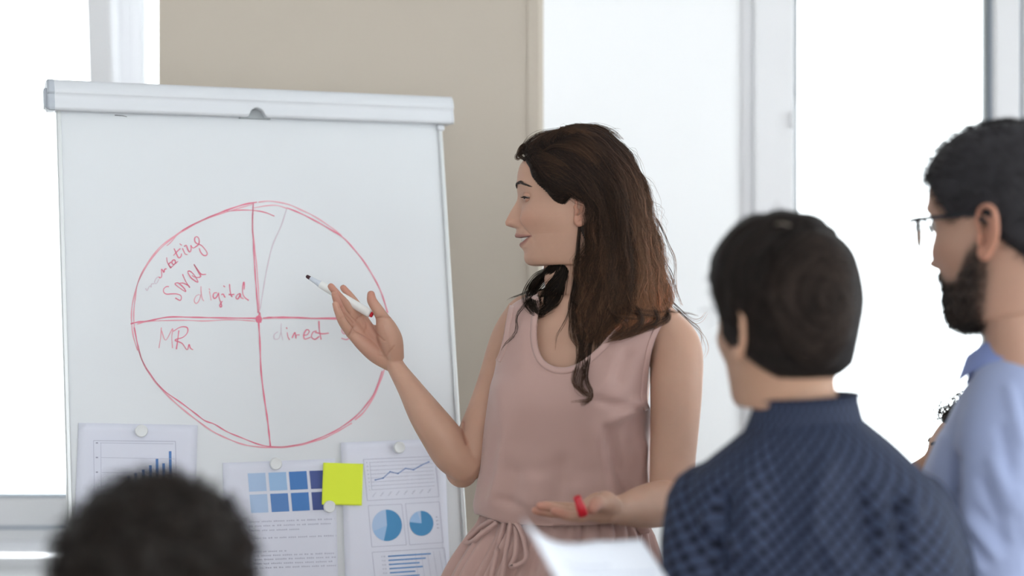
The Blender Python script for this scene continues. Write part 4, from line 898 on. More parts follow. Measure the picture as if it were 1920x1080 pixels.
go = [(1078, 236), (1130, 244), (1172, 284), (1200, 330), (1216, 382), (1228, 440), (1244, 500), (1256, 552), (1254, 590), (1222, 612)]
G = np.array([gi, gm, gn, go], float)
for s in np.linspace(0, 1, 92):
    k = min(int(s*3), 2); u = s*3-k; g = G[k]*(1-u)+G[k+1]*u
    g = g+rng.normal(0, 3.0, g.shape)*np.linspace(.3, 1.6, 10)[:, None]
    add_lock(g, 40, 7+4*rng.random(), 6+5*rng.random(), light=.85 if s > .62 else (.5 if rng.random() < .4 else 0), wl=rng.uniform(60, 120), r=.00034, off=(.002, .011))  # outer locks and their tips coloured lighter, painting in the backlit edge
# temple: hair swept back from the hairline over the ear
for k_, (hx, hy) in enumerate(cr(poly_hl[:9], 30)):
    if hx > 1034: k_ = 24
    g = [(hx-1, hy-2), (hx+16, min(hy-2+k_*.1, 366)), (hx+42, min(hy+4, 358)), (max(min(hx+75, 1118), 1100), min(hy+14-k_*.3, 364)), (1122, 398), (1116+k_*.4, 450), (1106+k_*.5, 520)]
    add_lock(g, 22, 5, 2, off=(-.002, .004), npt=24, r=.00034, tip=.9)
for k_ in range(14):
    t = k_/13; x0 = 986+18*t; y0 = 292+44*t; g = [(x0, y0), (x0+14, y0-8+rng.normal(0, 2)), (x0+40, y0-2), (x0+75, y0+18), (x0+105, y0+50)]
    add_lock(g, 24, 5, 1.5, off=(-.002, .005), npt=20, r=.00034, tip=.9)
# front cascade on the chest
for g, n, sp, wv in [([(1088, 420), (1082, 500), (1080, 580), (1088, 640), (1096, 680), (1090, 705), (1092, 725), (1102, 740), (1098, 752), (1082, 755)], 34, 8, 4), ([(1100, 430), (1098, 520), (1096, 600), (1092, 650), (1080, 690), (1078, 715), (1090, 735), (1098, 748)], 30, 7, 3),
                     ([(1110, 440), (1112, 530), (1112, 600), (1108, 650), (1100, 690), (1102, 715), (1107, 735), (1104, 750), (1085, 755), (1062, 753)], 26, 5, 3), ([(1085, 480), (1075, 560), (1073, 610), (1080, 640), (1092, 668)], 34, 8, 3), ([(1095, 480), (1100, 560), (1104, 620), (1098, 660), (1086, 690)], 40, 12, 4),
                     ([(1078, 520), (1070, 570), (1055, 610), (1042, 635), (1038, 660)], 5, 2, 2), ([(1076, 560), (1072, 600), (1078, 640), (1084, 670)], 5, 3, 2), ([(1120, 470), (1126, 550), (1128, 600), (1120, 640), (1108, 665)], 44, 12, 4)]:
    add_lock(g, n, sp, wv, off=(.002, .012), light=.05)
# locks pooling on the near shoulder
for g, n, sp in [([(1200, 540), (1225, 580), (1230, 604), (1205, 618), (1170, 630), (1140, 642)], 44, 8), ([(1160, 520), (1185, 570), (1200, 600), (1180, 622), (1150, 634), (1122, 644)], 44, 9), ([(1225, 530), (1246, 575), (1252, 596), (1232, 606), (1200, 622), (1172, 634)], 44, 8), ([(1140, 540), (1150, 590), (1170, 612), (1150, 628), (1128, 640)], 36, 9),
                 ([(1150, 450), (1150, 520), (1165, 570), (1192, 588), (1225, 592), (1250, 590)], 22, 6), ([(1165, 480), (1170, 540), (1190, 575), (1230, 583), (1262, 585), (1290, 592)], 14, 4), ([(1120, 500), (1128, 560), (1150, 590), (1185, 598), (1215, 594)], 24, 6), ([(1215, 470), (1236, 530), (1255, 572), (1275, 585), (1295, 590), (1312, 596)], 6, 3)]:
    add_lock(g, n, sp, 2, off=(.002, .014), light=.2, wl=80)
# thin shoulder wisps and far side strands
for g, n in [([(1255, 560), (1280, 585), (1300, 598), (1316, 597), (1330, 582)], 4), ([(1262, 575), (1290, 600), (1308, 618), (1316, 640), (1310, 662)], 4), ([(1270, 580), (1300, 610), (1322, 630), (1326, 652), (1317, 674)], 3), ([(1240, 480), (1262, 520), (1272, 560), (1284, 580)], 8), ([(1232, 410), (1252, 450), (1268, 500), (1266, 545), (1280, 575)], 6)]:
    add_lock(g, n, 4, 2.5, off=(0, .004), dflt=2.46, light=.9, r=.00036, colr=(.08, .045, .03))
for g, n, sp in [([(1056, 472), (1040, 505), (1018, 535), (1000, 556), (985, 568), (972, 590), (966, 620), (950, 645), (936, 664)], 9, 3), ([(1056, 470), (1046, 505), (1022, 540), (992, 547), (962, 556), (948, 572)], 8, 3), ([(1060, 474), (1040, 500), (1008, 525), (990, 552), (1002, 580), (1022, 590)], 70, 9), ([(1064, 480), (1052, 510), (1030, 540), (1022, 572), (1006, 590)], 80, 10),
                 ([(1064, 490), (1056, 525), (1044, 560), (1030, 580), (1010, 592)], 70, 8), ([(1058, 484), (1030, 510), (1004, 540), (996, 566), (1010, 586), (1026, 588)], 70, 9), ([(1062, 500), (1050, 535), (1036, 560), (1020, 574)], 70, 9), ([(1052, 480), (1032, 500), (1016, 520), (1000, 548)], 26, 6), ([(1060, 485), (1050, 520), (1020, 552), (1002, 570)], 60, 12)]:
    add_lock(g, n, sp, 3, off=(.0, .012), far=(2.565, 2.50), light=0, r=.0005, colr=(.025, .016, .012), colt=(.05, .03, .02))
# crown top hairs and fly-aways, front tuft
for s in np.linspace(0, 1, 26):
    x0 = 976+s*110; g = [(x0+10, 300-s*50), (x0, 286-s*42+rng.normal(0, 2)), (x0+18, 262-s*24+rng.normal(0, 2)), (x0+52, 248-s*8), (x0+95, 256+s*14)]
    add_lock(g, 20, 6, 1.5, off=(.002, .008), dflt=D, light=0, npt=16, r=.00034)
for s in np.linspace(0, 1, 16):
    g = [(1018+s*50, 285-s*30), (1040+s*45, 275-s*22), (1070+s*40, 278-s*10), (1105+s*36, 300), (1125+s*40, 335)]
    add_lock(g, 20, 6, 1.5, off=(.003, .008), npt=18, r=.00034, light=.1)
for g, n in [([(992, 292), (980, 285), (970, 290), (968, 297), (975, 298), (986, 290)], 30), ([(1000, 280), (984, 272), (975, 280), (973, 292), (982, 296)], 40), ([(1010, 274), (992, 268), (982, 276), (978, 288)], 30)]: add_lock(g, n, 4, 1, off=(-.01, .01), dflt=D, npt=14)
for k in range(60):
    s = rng.random(); a = go[0:8]; x0 = np.array(go[int(s*6)], float)+rng.normal(0, 4, 2); g = [x0, x0+rng.normal([14, 12], 6), x0+rng.normal([22, 40], 9), x0+rng.normal([26, 70], 12)]
    add_lock(g, 1, 0, 2, off=(-.02, .0), dflt=D, npt=12, r=.00022, light=.5)
for k in range(50):
    x0 = np.array([rng.uniform(985, 1130), 0]); x0[1] = np.interp(x0[0], [985, 1030, 1075, 1130], [282, 250, 236, 244])+4; g = [x0, x0+rng.normal([8, -7], 3), x0+rng.normal([22, -5], 5), x0+rng.normal([36, 4], 5)]
    add_lock(g, 1, 0, 1, off=(-.03, .03), dflt=D, npt=10, r=.00022)
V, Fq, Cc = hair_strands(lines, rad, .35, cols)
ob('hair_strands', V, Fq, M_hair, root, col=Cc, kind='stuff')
print('strands', len(lines), 'tris', len(Fq)*2)

# ------------------------------------------------------------ marker and its cap
M_mk = mat('white_marker_plastic', srgb(236, 237, 234), .3, .5); M_red = mat('red_plastic', srgb(205, 22, 42), .3, .5); M_nib = mat('dark_red_nib', srgb(62, 30, 38), .7); M_mkg = mat('grey_grip_plastic', srgb(205, 212, 222), .35)
m0, m1 = P(574.5, 517.5, 2.520), P(698, 590.5, 2.497); ax = nrm(m1-m0); Lm = np.linalg.norm(m1-m0)
mk = thing('marker', m0, 'white felt-tip marker with dark nib resting in the raised open hand', 'marker')
def turned(name, prof, m, par):
    a = nrm(np.cross(ax, [0, 0, 1])); b = np.cross(ax, a); n = 28; V = []
    for s, r in prof:
        for t in range(n): V.append(m0+ax*s*Lm+(a*math.cos(2*math.pi*t/n)+b*math.sin(2*math.pi*t/n))*r)
    Fq = grid_faces(len(prof), n, True)+[tuple(range(n))[::-1], tuple((len(prof)-1)*n+t for t in range(n))]
    ob(name, V, Fq, m, par)
turned('nib', [(0, .0022), (.012, .0031), (.05, .0034), (.07, .0034)], M_nib, mk)
turned('grip', [(.055, .0028), (.06, .0038), (.12, .0043), (.18, .0050), (.19, .0057), (.205, .0059), (.21, .0054), (.225, .0054)], M_mkg, mk)
turned('barrel', [(.212, .0058), (.216, .0063), (.30, .0068), (.45, .0073), (.60, .0075), (.95, .0076), (.975, .0070), (.978, .005)], M_mk, mk)
turned('end_plug', [(.97, .0050), (1.0, .0050), (1.01, .0042), (1.012, .001)], M_red, mk)
c0, c1_ = P(1094, 967, 2.098), P(1081.5, 931, 2.093); ax = nrm(c1_-c0); m0 = c0; Lm = np.linalg.norm(c1_-c0)
cp_ = thing('red_cap', c0, 'small bright red marker cap held in the lowered open palm', 'cap')
turned('cap_body', [(0, .0062), (.02, .0072), (.45, .0072), (.5, .0066), (.52, .0062), (.97, .0056), (1.0, .0050), (1.0, .0042), (.85, .0040), (.85, .0005)], M_red, cp_)

# ------------------------------------------------------------ shared makers for the audience
def simple_hand(w_, d, pn, th, s=1.0, curl=.35):
    """wrist, finger direction, palm normal, thumb side -> palm, four fingers, thumb"""
    d, pn = nrm(d), nrm(pn); th = nrm(np.cross(pn, d))*(1 if np.dot(np.cross(pn, d), th) > 0 else -1); out = []
    for i, (o, L) in enumerate(((.030, .072), (.010, .080), (-.010, .074), (-.029, .058))):
        k = w_+d*.085*s+th*o*s; out.append(tube([w_+th*o*.5*s, (w_+k)/2+th*o*.2*s, k], [(.015*s, .013*s), (.013*s, .012*s), (.010*s, .010*s)], n=10, seg=10))
        a = k+d*L*.45*s*math.cos(curl)+pn*L*.45*s*math.sin(curl); b = a+d*L*.32*s*math.cos(curl*2.2)+pn*L*.32*s*math.sin(curl*2.2); c = b+d*L*.23*s*math.cos(curl*3)+pn*L*.23*s*math.sin(curl*3)
        out.append(tube([k, a, b, c], [.0095*s, .0085*s, .0078*s, .0065*s], n=14, seg=10))
    t0 = w_+d*.02*s+th*.022*s; t1 = w_+d*.055*s+th*.046*s+pn*.01*s; t2 = w_+d*.085*s+th*.058*s+pn*.016*s; t3 = w_+d*.108*s+th*.060*s+pn*.022*s
    out.append(tube([t0, t1, t2, t3], [.015*s, .0125*s, .0100*s, .0080*s], n=14, seg=10)); return out
def trousers(h, k, f, rw=.09, hips=None):
    """hip, knee, ankle points for two legs"""
    parts = []
    for a, b, c in zip(h, k, f): parts += [tube([a, (a+b)/2, b], [rw, rw*.86, rw*.66], n=16, seg=18), tube([b, (b+c)/2, c], [rw*.66, rw*.60, rw*.52], n=16, seg=18)]
    m = (h[0]+h[1])/2; parts.append(ellip(m+[0, 0, .03], hips or (.165, .125, .13))); return parts
def shoes(pts, fwd, m, par):
    fwd = nrm(fwd)
    for p in pts:
        p = np.array([p[0], p[1], 0.]); v, f = fuse([tube([p-fwd*.04+[0, 0, .045], p+fwd*.06+[0, 0, .042], p+fwd*.15+[0, 0, .03], p+fwd*.19+[0, 0, .026]], [(.040, .044), (.042, .042), (.044, .030), (.032, .022)], n=18, side=(0, 0, 1) if False else np.cross(fwd, [0, 0, 1]))], .007, 2)
        v[:, 2] = np.maximum(v[:, 2]-.002, .002); ob('shoe', v, f, m, par)
def chair(x, y, yaw, label):
    t = thing('chair', (x, y, 0), label, 'chair', None); c, s = math.cos(yaw), math.sin(yaw)
    R = lambda vf: (np.array([(x+a*c-b*s, y+a*s+b*c, z) for a, b, z in vf[0]]), vf[1]); m = mat('chair_shell', srgb(60, 62, 66), .5); ml = mat('chair_steel', srgb(150, 152, 156), .3, metal=.8)
    ob('seat', *R(bbox(-.21, .21, -.21, .21, .415, .445, .012)), m, t, False); ob('backrest', *R(bbox(-.20, .20, -.235, -.215, .56, .80, .009)), m, t, False)
    for a in (-.18, .18):
        ob('back_post', *R(tube([(a, -.19, .43), (a, -.226, .6), (a, -.238, .78)], .009, n=10, seg=8)), ml, t)
        for b in (-.18, .18): ob('leg', *R(tube([(a, b, .42), (a*1.08, b*1.08, .012)], .010, n=4, seg=8)), ml, t)
    return t
mf = np.array([(0, .130), (.047, .1255), (.078, .108), (.0965, .088), (.1025, .073), (.106, .056), (.107, .044), (.1020, .028), (.1000, .010), (.0985, -.012), (.098, -.029), (.0975, -.042), (.0965, -.054), (.0955, -.066), (.0955, -.078), (.094, -.090), (.087, -.100), (.072, -.104), (.054, -.100), (.043, -.098), (.040, -.118), (.040, -.148), (.043, -.185)])
mfe = [(.050, .003, .03), (.040, .002, .02), (.030, .001, .008), (.020, .005, .009), (.006, .014, .010), (-.008, .021, .0125), (-.019, .025, .014), (-.024, .022, .015), (-.028, .010, .020), (-.032, .0075, .024), (-.044, .0085, .025), (-.0500, .0035, .022), (-.056, .0060, .022), (-.062, .004, .022), (-.070, .001, .018), (-.085, .004, .02), (-.098, .002, .02), (-.104, 0, .02)]
mww = [w_*1.03 for w_ in ww]; mww[18:] = [.060, .060, .061, .063, .068]

# ------------------------------------------------------------ woman with the updo, navy dotted blouse
ND = 1.75; NY = math.radians(32)
rn = thing('person', (P(1530, 0, ND)[0], ND, 0), 'person with dark pinned-up hair in navy dotted blouse, seen from behind', 'person')
SK2 = (.46, .27, .18)
bbN = bb.copy(); bbN[-4:, 0] += [.004, .008, .012, .014]; hn = head(ff, bbN, ww[:18]+[w_*.87 for w_ in ww[18:]], fe, P(1474, 630, ND), scale=.95, yaw=math.radians(64), skin=SK2, mouth=(-.0440, -.0475, -.0450, .024), eyes=.025)
e2 = ear(hn, 1, y=.0735, x=-.002, z=.002)
nk = tube([P(1488, 690, ND-.005), P(1498, 750, ND-.01), P(1506, 800, ND)], [(.047, .046), (.046, .046), (.047, .046)], n=14, seg=28)
def vp(px, py, d): return P(px, py, d)
hips_n = [P(1480, 1560, ND+.05), P(1590, 1560, ND-.02)]; kn_n = [P(1475, 1560, ND+.08)*[1, 1, 0]+[0, 0, .46], P(1590, 1560, ND)*[1, 1, 0]+[0, 0, .46]]; an_n = [k*[1, 1, 0]+[0, 0, .09] for k in kn_n]
hand_n = P(1215, 1300, 1.52)
armN = [tube([P(1300, 1180, 1.66), P(1260, 1240, 1.59), hand_n], [.032, .026, .020], n=16)]
armN += simple_hand(hand_n, P(1160, 1255, 1.47)-hand_n, (0, 0, 1), (0, 1, .2), .92)
hand_n2 = P(1690, 1460, 1.66)
armN += [tube([P(1775, 1250, 1.80), P(1740, 1370, 1.74), hand_n2], [.032, .026, .020], n=16)]+simple_hand(hand_n2, (-.6, .1, -.8), (0, 1, .3), (-.5, -.5, 0), .92, .5)
armN += [tube([P(1506, 800, ND), P(1400, 880, ND+.01), P(1330, 950, ND+.02), P(1303, 1120, ND-.03), P(1300, 1180, 1.67)], .028, n=30), tube([P(1506, 800, ND), P(1640, 885, ND), P(1712, 960, ND), P(1765, 1150, ND+.03), P(1776, 1250, 1.80)], .028, n=30), tube([P(1506, 790, ND), P(1520, 1000, ND), P(1530, 1400, ND)], [.05, .07, .08], n=20)]
nV, nF2 = fuse([nk]+armN, .0045, 3)
V, Fq = join([(hn['W'], hn['F']), e2, (nV, nF2)])
M_skin2 = mat('skin_tan', srgb(170, 120, 92), .5, .35, sss=.1, attr='Col')
ob('body', V, Fq, M_skin2, rn, col=np.vstack([hn['col'], skincol(e2[0], np.array(SK2)*1.25), skincol(nV, SK2)]))
nrows = [(758, 1462, 1562, .045), (776, 1436, 1600, .062), (800, 1412, 1632, .078), (830, 1376, 1668, .092), (862, 1335, 1700, .100), (895, 1300, 1732, .108), (935, 1282, 1758, .112), (990, 1272, 1776, .114), (1060, 1268, 1788, .116), (1180, 1292, 1768, .112), (1320, 1330, 1735, .112), (1480, 1330, 1745, .125), (1600, 1340, 1740, .12)]
NX = lambda rs, d0, yw: rows_from(rs, d0, yw)
nform = loft(NX(nrows, ND, -math.radians(20)), seg=72, exp=2.4, n=90)
sleeves = [tube([P(1328, 945, ND+.02), P(1312, 1020, ND+.0), P(1306, 1120, ND-.03), P(1300, 1190, 1.68)], [(.052, .056), (.044, .052), (.040, .044), (.038, .040)], n=30), tube([P(1712, 960, ND), P(1745, 1030, ND+.01), P(1765, 1150, ND+.03), P(1778, 1260, 1.80)], [(.052, .056), (.045, .054), (.042, .046), (.038, .040)], n=30),
           tube([P(1302, 1180, 1.67), P(1262, 1238, 1.60)], [.040, .034], n=8), tube([P(1776, 1240, 1.80), P(1745, 1350, 1.75)], [.040, .034], n=8)]
sV, sF = fuse([nform]+sleeves, .0045, 5)
x_, y_ = pxy(sV); sN = vnormals(sV, sF)
if (sN*(sV-sV.mean(0))).sum(1).mean() < 0: sN = -sN
fo = np.zeros(len(sV))
for a in [(1560, 830, 1500, 1080, 20, .006), (1600, 880, 1640, 1080, 18, -.006), (1400, 860, 1420, 1080, 20, .005), (1360, 900, 1340, 1080, 14, -.008), (1680, 900, 1700, 1080, 14, -.007), (1450, 800, 1470, 1000, 22, -.003), (1310, 960, 1400, 1060, 12, .006), (1520, 960, 1580, 1080, 14, .005), (1640, 1000, 1740, 950, 14, .005)]: fo += ridge(*a)*1.8
sV = sV+sN*(fo+vnoise(sV, 14, 1)*.003)[:, None]
cxn, cyn = P(1530, 0, ND)[0], ND
ua = np.arctan2(sV[:, 0]-cxn, -(sV[:, 1]-cyn))
def dots_mat():
    m = mat('navy_dotted_fabric', srgb(20, 28, 52), .75, .25); nt = m.node_tree; b = nt.nodes['Principled BSDF']
    uv = nt.nodes.new('ShaderNodeUVMap'); uv.uv_map = 'UVMap'; sep = nt.nodes.new('ShaderNodeSeparateXYZ'); nt.links.new(uv.outputs[0], sep.inputs[0])
    def N(op, *a):
        n = nt.nodes.new('ShaderNodeMath'); n.operation = op
        for i, q in enumerate(a):
            if hasattr(q, 'default_value') or hasattr(q, 'is_output'): nt.links.new(q, n.inputs[i])
            else: n.inputs[i].default_value = q
        return n.outputs[0]
    u, v = sep.outputs[0], sep.outputs[1]
    def cell(ou, ov):
        a = N('SUBTRACT', N('FRACT', N('ADD', u, ou)), .5); c = N('SUBTRACT', N('FRACT', N('ADD', v, ov)), .5); c = N('MULTIPLY', c, 1.15)
        return N('SQRT', N('ADD', N('MULTIPLY', a, a), N('MULTIPLY', c, c)))
    d = N('MINIMUM', cell(0, 0), cell(.5, .5))
    rp = nt.nodes.new('ShaderNodeValToRGB'); rp.color_ramp.elements[0].position = .29; rp.color_ramp.elements[1].position = .40
    rp.color_ramp.elements[0].color = srgb(54, 63, 86); rp.color_ramp.elements[1].color = srgb(7, 10, 24)
    nt.links.new(d, rp.inputs[0]); nt.links.new(rp.outputs[0], b.inputs['Base Color'])
    bu = nt.nodes.new('ShaderNodeBump'); bu.inputs['Strength'].default_value = .5; bu.inputs['Distance'].default_value = .003; nt.links.new(N('SUBTRACT', .5, d), bu.inputs['Height']); nt.links.new(bu.outputs[0], b.inputs['Normal'])
    return m
M_dots = dots_mat(); DS = 1/.0215
uvn = np.stack([ua*.155*DS, sV[:, 2]*DS*1.02+ua*1.2], 1)
bl_ = ob('blouse', sV, sF, M_dots, rn, uv=uvn)
# stand collar, open toward the front
V = []; th = np.linspace(0, 2*np.pi, 90)
cc = P(1510, 786, ND-.010)
for k, (rx, ry, dz) in enumerate(((.0800, .068, -.030), (.0690, .062, -.004), (.0630, .059, .015), (.0628, .0595, .025), (.0645, .061, .022))):
    for t in th: V.append(cc+[rx*math.cos(t)+.004*(dz*50)*.3, ry*math.sin(t), dz+.004*math.cos(t)+.004])
V = np.array(V); ct = np.tile(np.arctan2(np.sin(th), np.cos(th)), 5)
ob('collar', *shellify(V, grid_faces(5, 90), .002), M_dots, bl_, uv=np.tile(np.stack([ct*.16*DS, V[:, 2]*DS*1.02], 1), (2, 1)))
tv_, tf_ = fuse(trousers(hips_n, kn_n, an_n, .085, (.15, .11, .12)), .009, 3); M_trn = mat('dark_trousers', srgb(38, 40, 48), .8); ob('trousers', tv_, tf_, M_trn, rn)
shoes(an_n, (-.5, .85, 0), mat('black_leather', srgb(24, 24, 26), .4), rn)
# updo hair
HX = lambda L: None
def mask_n(L):
    X, Z, Y = L[:, 0], L[:, 2], abs(L[:, 1])
    hl = np.where(X > .02, .060-.02*np.clip((.09-X)/.07, 0, 1)-.05*np.clip((.045-X)/.03, 0, 1)*(Y > .05), -.050+.7*np.clip(X+.045, 0, .05)); return np.where(X > .085, Z-.075, Z-hl)
cvn, cfn = cap_mesh(hn, mask_n, .013, .0015, 50)
fl = fuse([ellip(P(1468, 538, ND), (.083, .088, .093)), ellip(P(1452, 520, ND-.02), (.078, .075, .082)), ellip(P(1545, 550, ND-.040), (.0455, .055, .066)), ellip(P(1530, 560, ND-.088), (.050, .040, .070)), ellip(P(1518, 515, ND-.080), (.052, .042, .056)), ellip(P(1524, 610, ND-.076), (.046, .040, .046)), ellip(P(1505, 628, ND-.026), (.046, .044, .040)), ellip(P(1560, 560, ND-.02), (.034, .04, .05)), ellip(P(1478, 455, ND-.02), (.062, .07, .040))], .004, 6)
hv = fl[0]; nN = vnormals(*fl); 
if (nN*(hv-hv.mean(0))).sum(1).mean() < 0: nN = -nN
aa = np.arctan2(hv[:, 2]-P(0, 560, ND)[2], hv[:, 0]-P(1520, 0, ND)[0]); rr_ = np.hypot(hv[:, 2]-P(0, 560, ND)[2], hv[:, 0]-P(1520, 0, ND)[0])
hv = hv+nN*(.0014*np.sin(rr_*420+aa*2+vnoise(hv, 30)*2)+.0022*vnoise(hv, 45))[:, None]
V, Fq = join([(cvn, cfn), (hv, fl[1])]); ob('hair', V, Fq, M_black, rn, col=np.tile((.012, .009, .008), (len(V), 1)))
hb2 = bvh(V, Fq); L2 = []; C2 = []
def onhair(px, py, off, d):
    h_ = lookup(hb2, px, py); return P(px, py, (h_[1] if h_ is not None else d)-off)
for k in range(2600):
    a0 = rng.uniform(0, 6.28); rk = rng.uniform(.15, 1.0); cxp, cyp, RX, RY = ((1525, 560, 84, 125), (1455, 530, 118, 138), (1492, 600, 104, 104), (1530, 580, 70, 90))[k % 4]; n = 12; pts = []
    da = rng.uniform(.5, 1.3); o = rng.uniform(.0005, .003)
    for t in np.linspace(0, 1, n):
        a = a0+da*t; r = rk+.12*t*math.sin(a0*3); pts.append(onhair(cxp+RX*r*math.cos(a), cyp+RY*r*math.sin(a), o, ND))
    p = np.array(pts)
    if np.abs(np.diff(p[:, 1])).max() > .03: continue
    L2.append(p); c = rng.uniform(.008, .035)*(1.9 if k % 4 in (0, 3) else .8); C2.append(np.tile((c*1.15, c*.8, c*.65), (n, 1)))
for k in range(46):
    a = rng.uniform(-1.2, 4.2); x0, y0 = 1470+140*math.cos(a), 545-155*math.sin(a); v = np.array([math.cos(a), -math.sin(a)])*rng.uniform(3, 18); w_ = rng.normal(0, 6, 2); p = cr([P(x0-v[0]*1.5, y0-v[1]*1.5, ND), P(x0, y0, ND), P(x0+v[0]+w_[0], y0+v[1]+w_[1], ND-.01)], 8); L2.append(p); C2.append(np.tile((.015, .012, .01), (8, 1)))
V, Fq, Cc = hair_strands(L2, .00045, .4, C2); ob('hair_strands', V, Fq, M_black, rn, col=Cc, kind='stuff')
ob('hair_pin', *tube([onhair(1455, 420, .004, ND), onhair(1468, 419, .006, ND), onhair(1480, 423, .004, ND)], .0013, n=10, seg=8), mat('dull_metal_pin', srgb(130, 120, 110), .35, metal=.7), rn)

# ------------------------------------------------------------ bearded man in the blue shirt
MD = 1.92; rm = thing('person', (P(1950, 0, MD)[0], MD, 0), 'person with short dark hair, beard and glasses in light blue shirt', 'person')
SK3 = (.52, .31, .225)
def beardmask(L):
    X, Y, Z = L[:, 0], abs(L[:, 1]), L[:, 2]; edge = -.034+.034*np.clip((.045-X)/.05, 0, 1)+.012*np.sin(np.clip((X-.02)/.07, 0, 1)*3.1)*-1
    b = 1/(1+np.exp(-(edge-Z)/.0035)); b *= 1/(1+np.exp(-(X+.006-.35*np.clip(-Z-.04, 0, .06))/.004)); b *= 1/(1+np.exp(-(Z+.112)/.003))
    b = np.maximum(b, (X > .085)*(Z > -.040)*(Z < -.031)*(Y < .03)*.9); lipz = (abs(Z+.050) < .008)*(Y < .022)*(X > .07); return b*(1-lipz*.9)*.96
hm = head(mf, bb, mww, mfe, P(1906, 446, MD), yaw=math.radians(53), pitch=math.radians(-5), skin=SK3, mouth=(-.0490, -.0505, -.0495, .024), eyes=.025, scale=1.11, beard=beardmask, lipcol=(.38, .2, .17))
L = hm['L']; bmk = beardmask(L); mN = vnormals(hm['W'], hm['F'][:-2]); mN = mN if ((mN*(hm['W']-hm['W'].mean(0))).sum(1)).mean() > 0 else -mN
hm['W'] = hm['W']+mN*(bmk*(.0035+.0015*vnoise(L, 300))*(1+.6*(L[:, 2] < -.06)))[:, None]
e3 = ear(hm, 1, y=.0735, x=-.004, z=.0, sz=.97)
nkm = tube([P(1932, 520, MD+.0), P(1950, 600, MD), P(1960, 690, MD)], [(.060, .060), (.062, .062), (.072, .07)], n=14, seg=28)
wm = P(1930, 1420, 1.86); hdm = simple_hand(wm, (-.25, .1, -1), (-.6, .6, 0), (-.6, .2, 0), 1.05, .4)+simple_hand(P(2140, 1400, 2.0), (0, .1, -1), (-.8, .1, 0), (-.3, .6, 0), 1.05, .4)
hdm += [tube([P(1960, 690, MD), P(1920, 740, MD-.02), P(1880, 850, MD-.07), P(1868, 1080, MD-.10), P(1872, 1180, MD-.10), P(1900, 1300, 1.84), wm], [.04, .034, .032, .032, .030, .026, .020], n=40), tube([P(1960, 690, MD), P(2060, 745, MD+.05), P(2130, 860, MD+.10), P(2160, 1160, MD+.12), P(2140, 1400, 2.0)], [.04, .034, .032, .030, .020], n=40), tube([P(1960, 680, MD), P(1950, 1000, MD), P(1940, 1400, MD)], [.05, .08, .08], n=20)]
bmV, bmF = fuse([nkm]+hdm, .005, 3)
V, Fq = join([(hm['W'], hm['F']), e3, (bmV, bmF)]); M_skin3 = mat('skin_medium', srgb(180, 130, 105), .5, .35, sss=.1, attr='Col')
ob('body', V, Fq, M_skin3, rm, col=np.vstack([hm['col'], skincol(e3[0], np.array(SK3)*np.array([1.15, .95, .9])), skincol(bmV, SK3)]))
def mask_m(L):
    X, Z, Y = L[:, 0], L[:, 2], abs(L[:, 1]); front = np.where(Y < .05, .090, .094-.6*np.clip(Y-.05, 0, .03))
    side = np.where(X > .028, np.interp(X, [.028, .05, .07, .088, .10, .2], [.012, .042, .064, .080, .092, .098]), np.where(X > -.012, .026, np.interp(X, [-.2, -.06, -.03, -.012], [-.045, -.045, -.012, .010])))
    return Z-side
cvm, cfm = cap_mesh(hm, mask_m, .010, .0006, 150); ob('hair', cvm, cfm, M_black, rm, col=np.tile((.034, .032, .036), (len(cvm), 1)))  # scalp hair greyed, backlight haze painted into its colour
L3 = []; C3_ = []; cn_ = vnormals(cvm, cfm); cn_ = cn_ if ((cn_*(cvm-cvm.mean(0))).sum(1)).mean() > 0 else -cn_
fw = hm['R'][0]/np.linalg.norm(hm['R'][0])
for i in rng.choice(len(cvm), min(5000, len(cvm)), replace=False):
    p = cvm[i]; n_ = cn_[i]; d_ = nrm(fw*.5+n_*.5+rng.normal(0, .15, 3)); L_ = rng.uniform(.005, .010); L3.append(np.array([p-n_*.001, p+n_*.002+d_*L_*.5, p+n_*.002+d_*L_])); C3_.append(np.tile((.02, .018, .018), (3, 1)))
bi = np.where(bmk > .5)[0]
for i in rng.choice(bi, min(4500, len(bi)), replace=False):
    p = hm['W'][i]; d_ = nrm(np.array([0, 0, -1.])+mN[i]*.6+rng.normal(0, .25, 3)); L_ = rng.uniform(.003, .008); L3.append(np.array([p-mN[i]*.001, p+d_*L_*.5, p+d_*L_])); C3_.append(np.tile((.022, .016, .013), (3, 1)))
V, Fq, Cc = hair_strands(L3, .00045, .4, C3_); ob('hair_strands', V, Fq, M_black, rm, col=Cc, kind='stuff')
twm = hm['tw']
for sy in (1, -1):
    c = twm([.0845, sy*.032, .0248]); eo = ob('eye', *ellip(c, (.0125,)*3, None, 20), M_eye, rm); ob('iris', *ellip(c+nrm(hm['R'][0])*.0080, (.0055,)*3, None, 14), M_iris, eo)
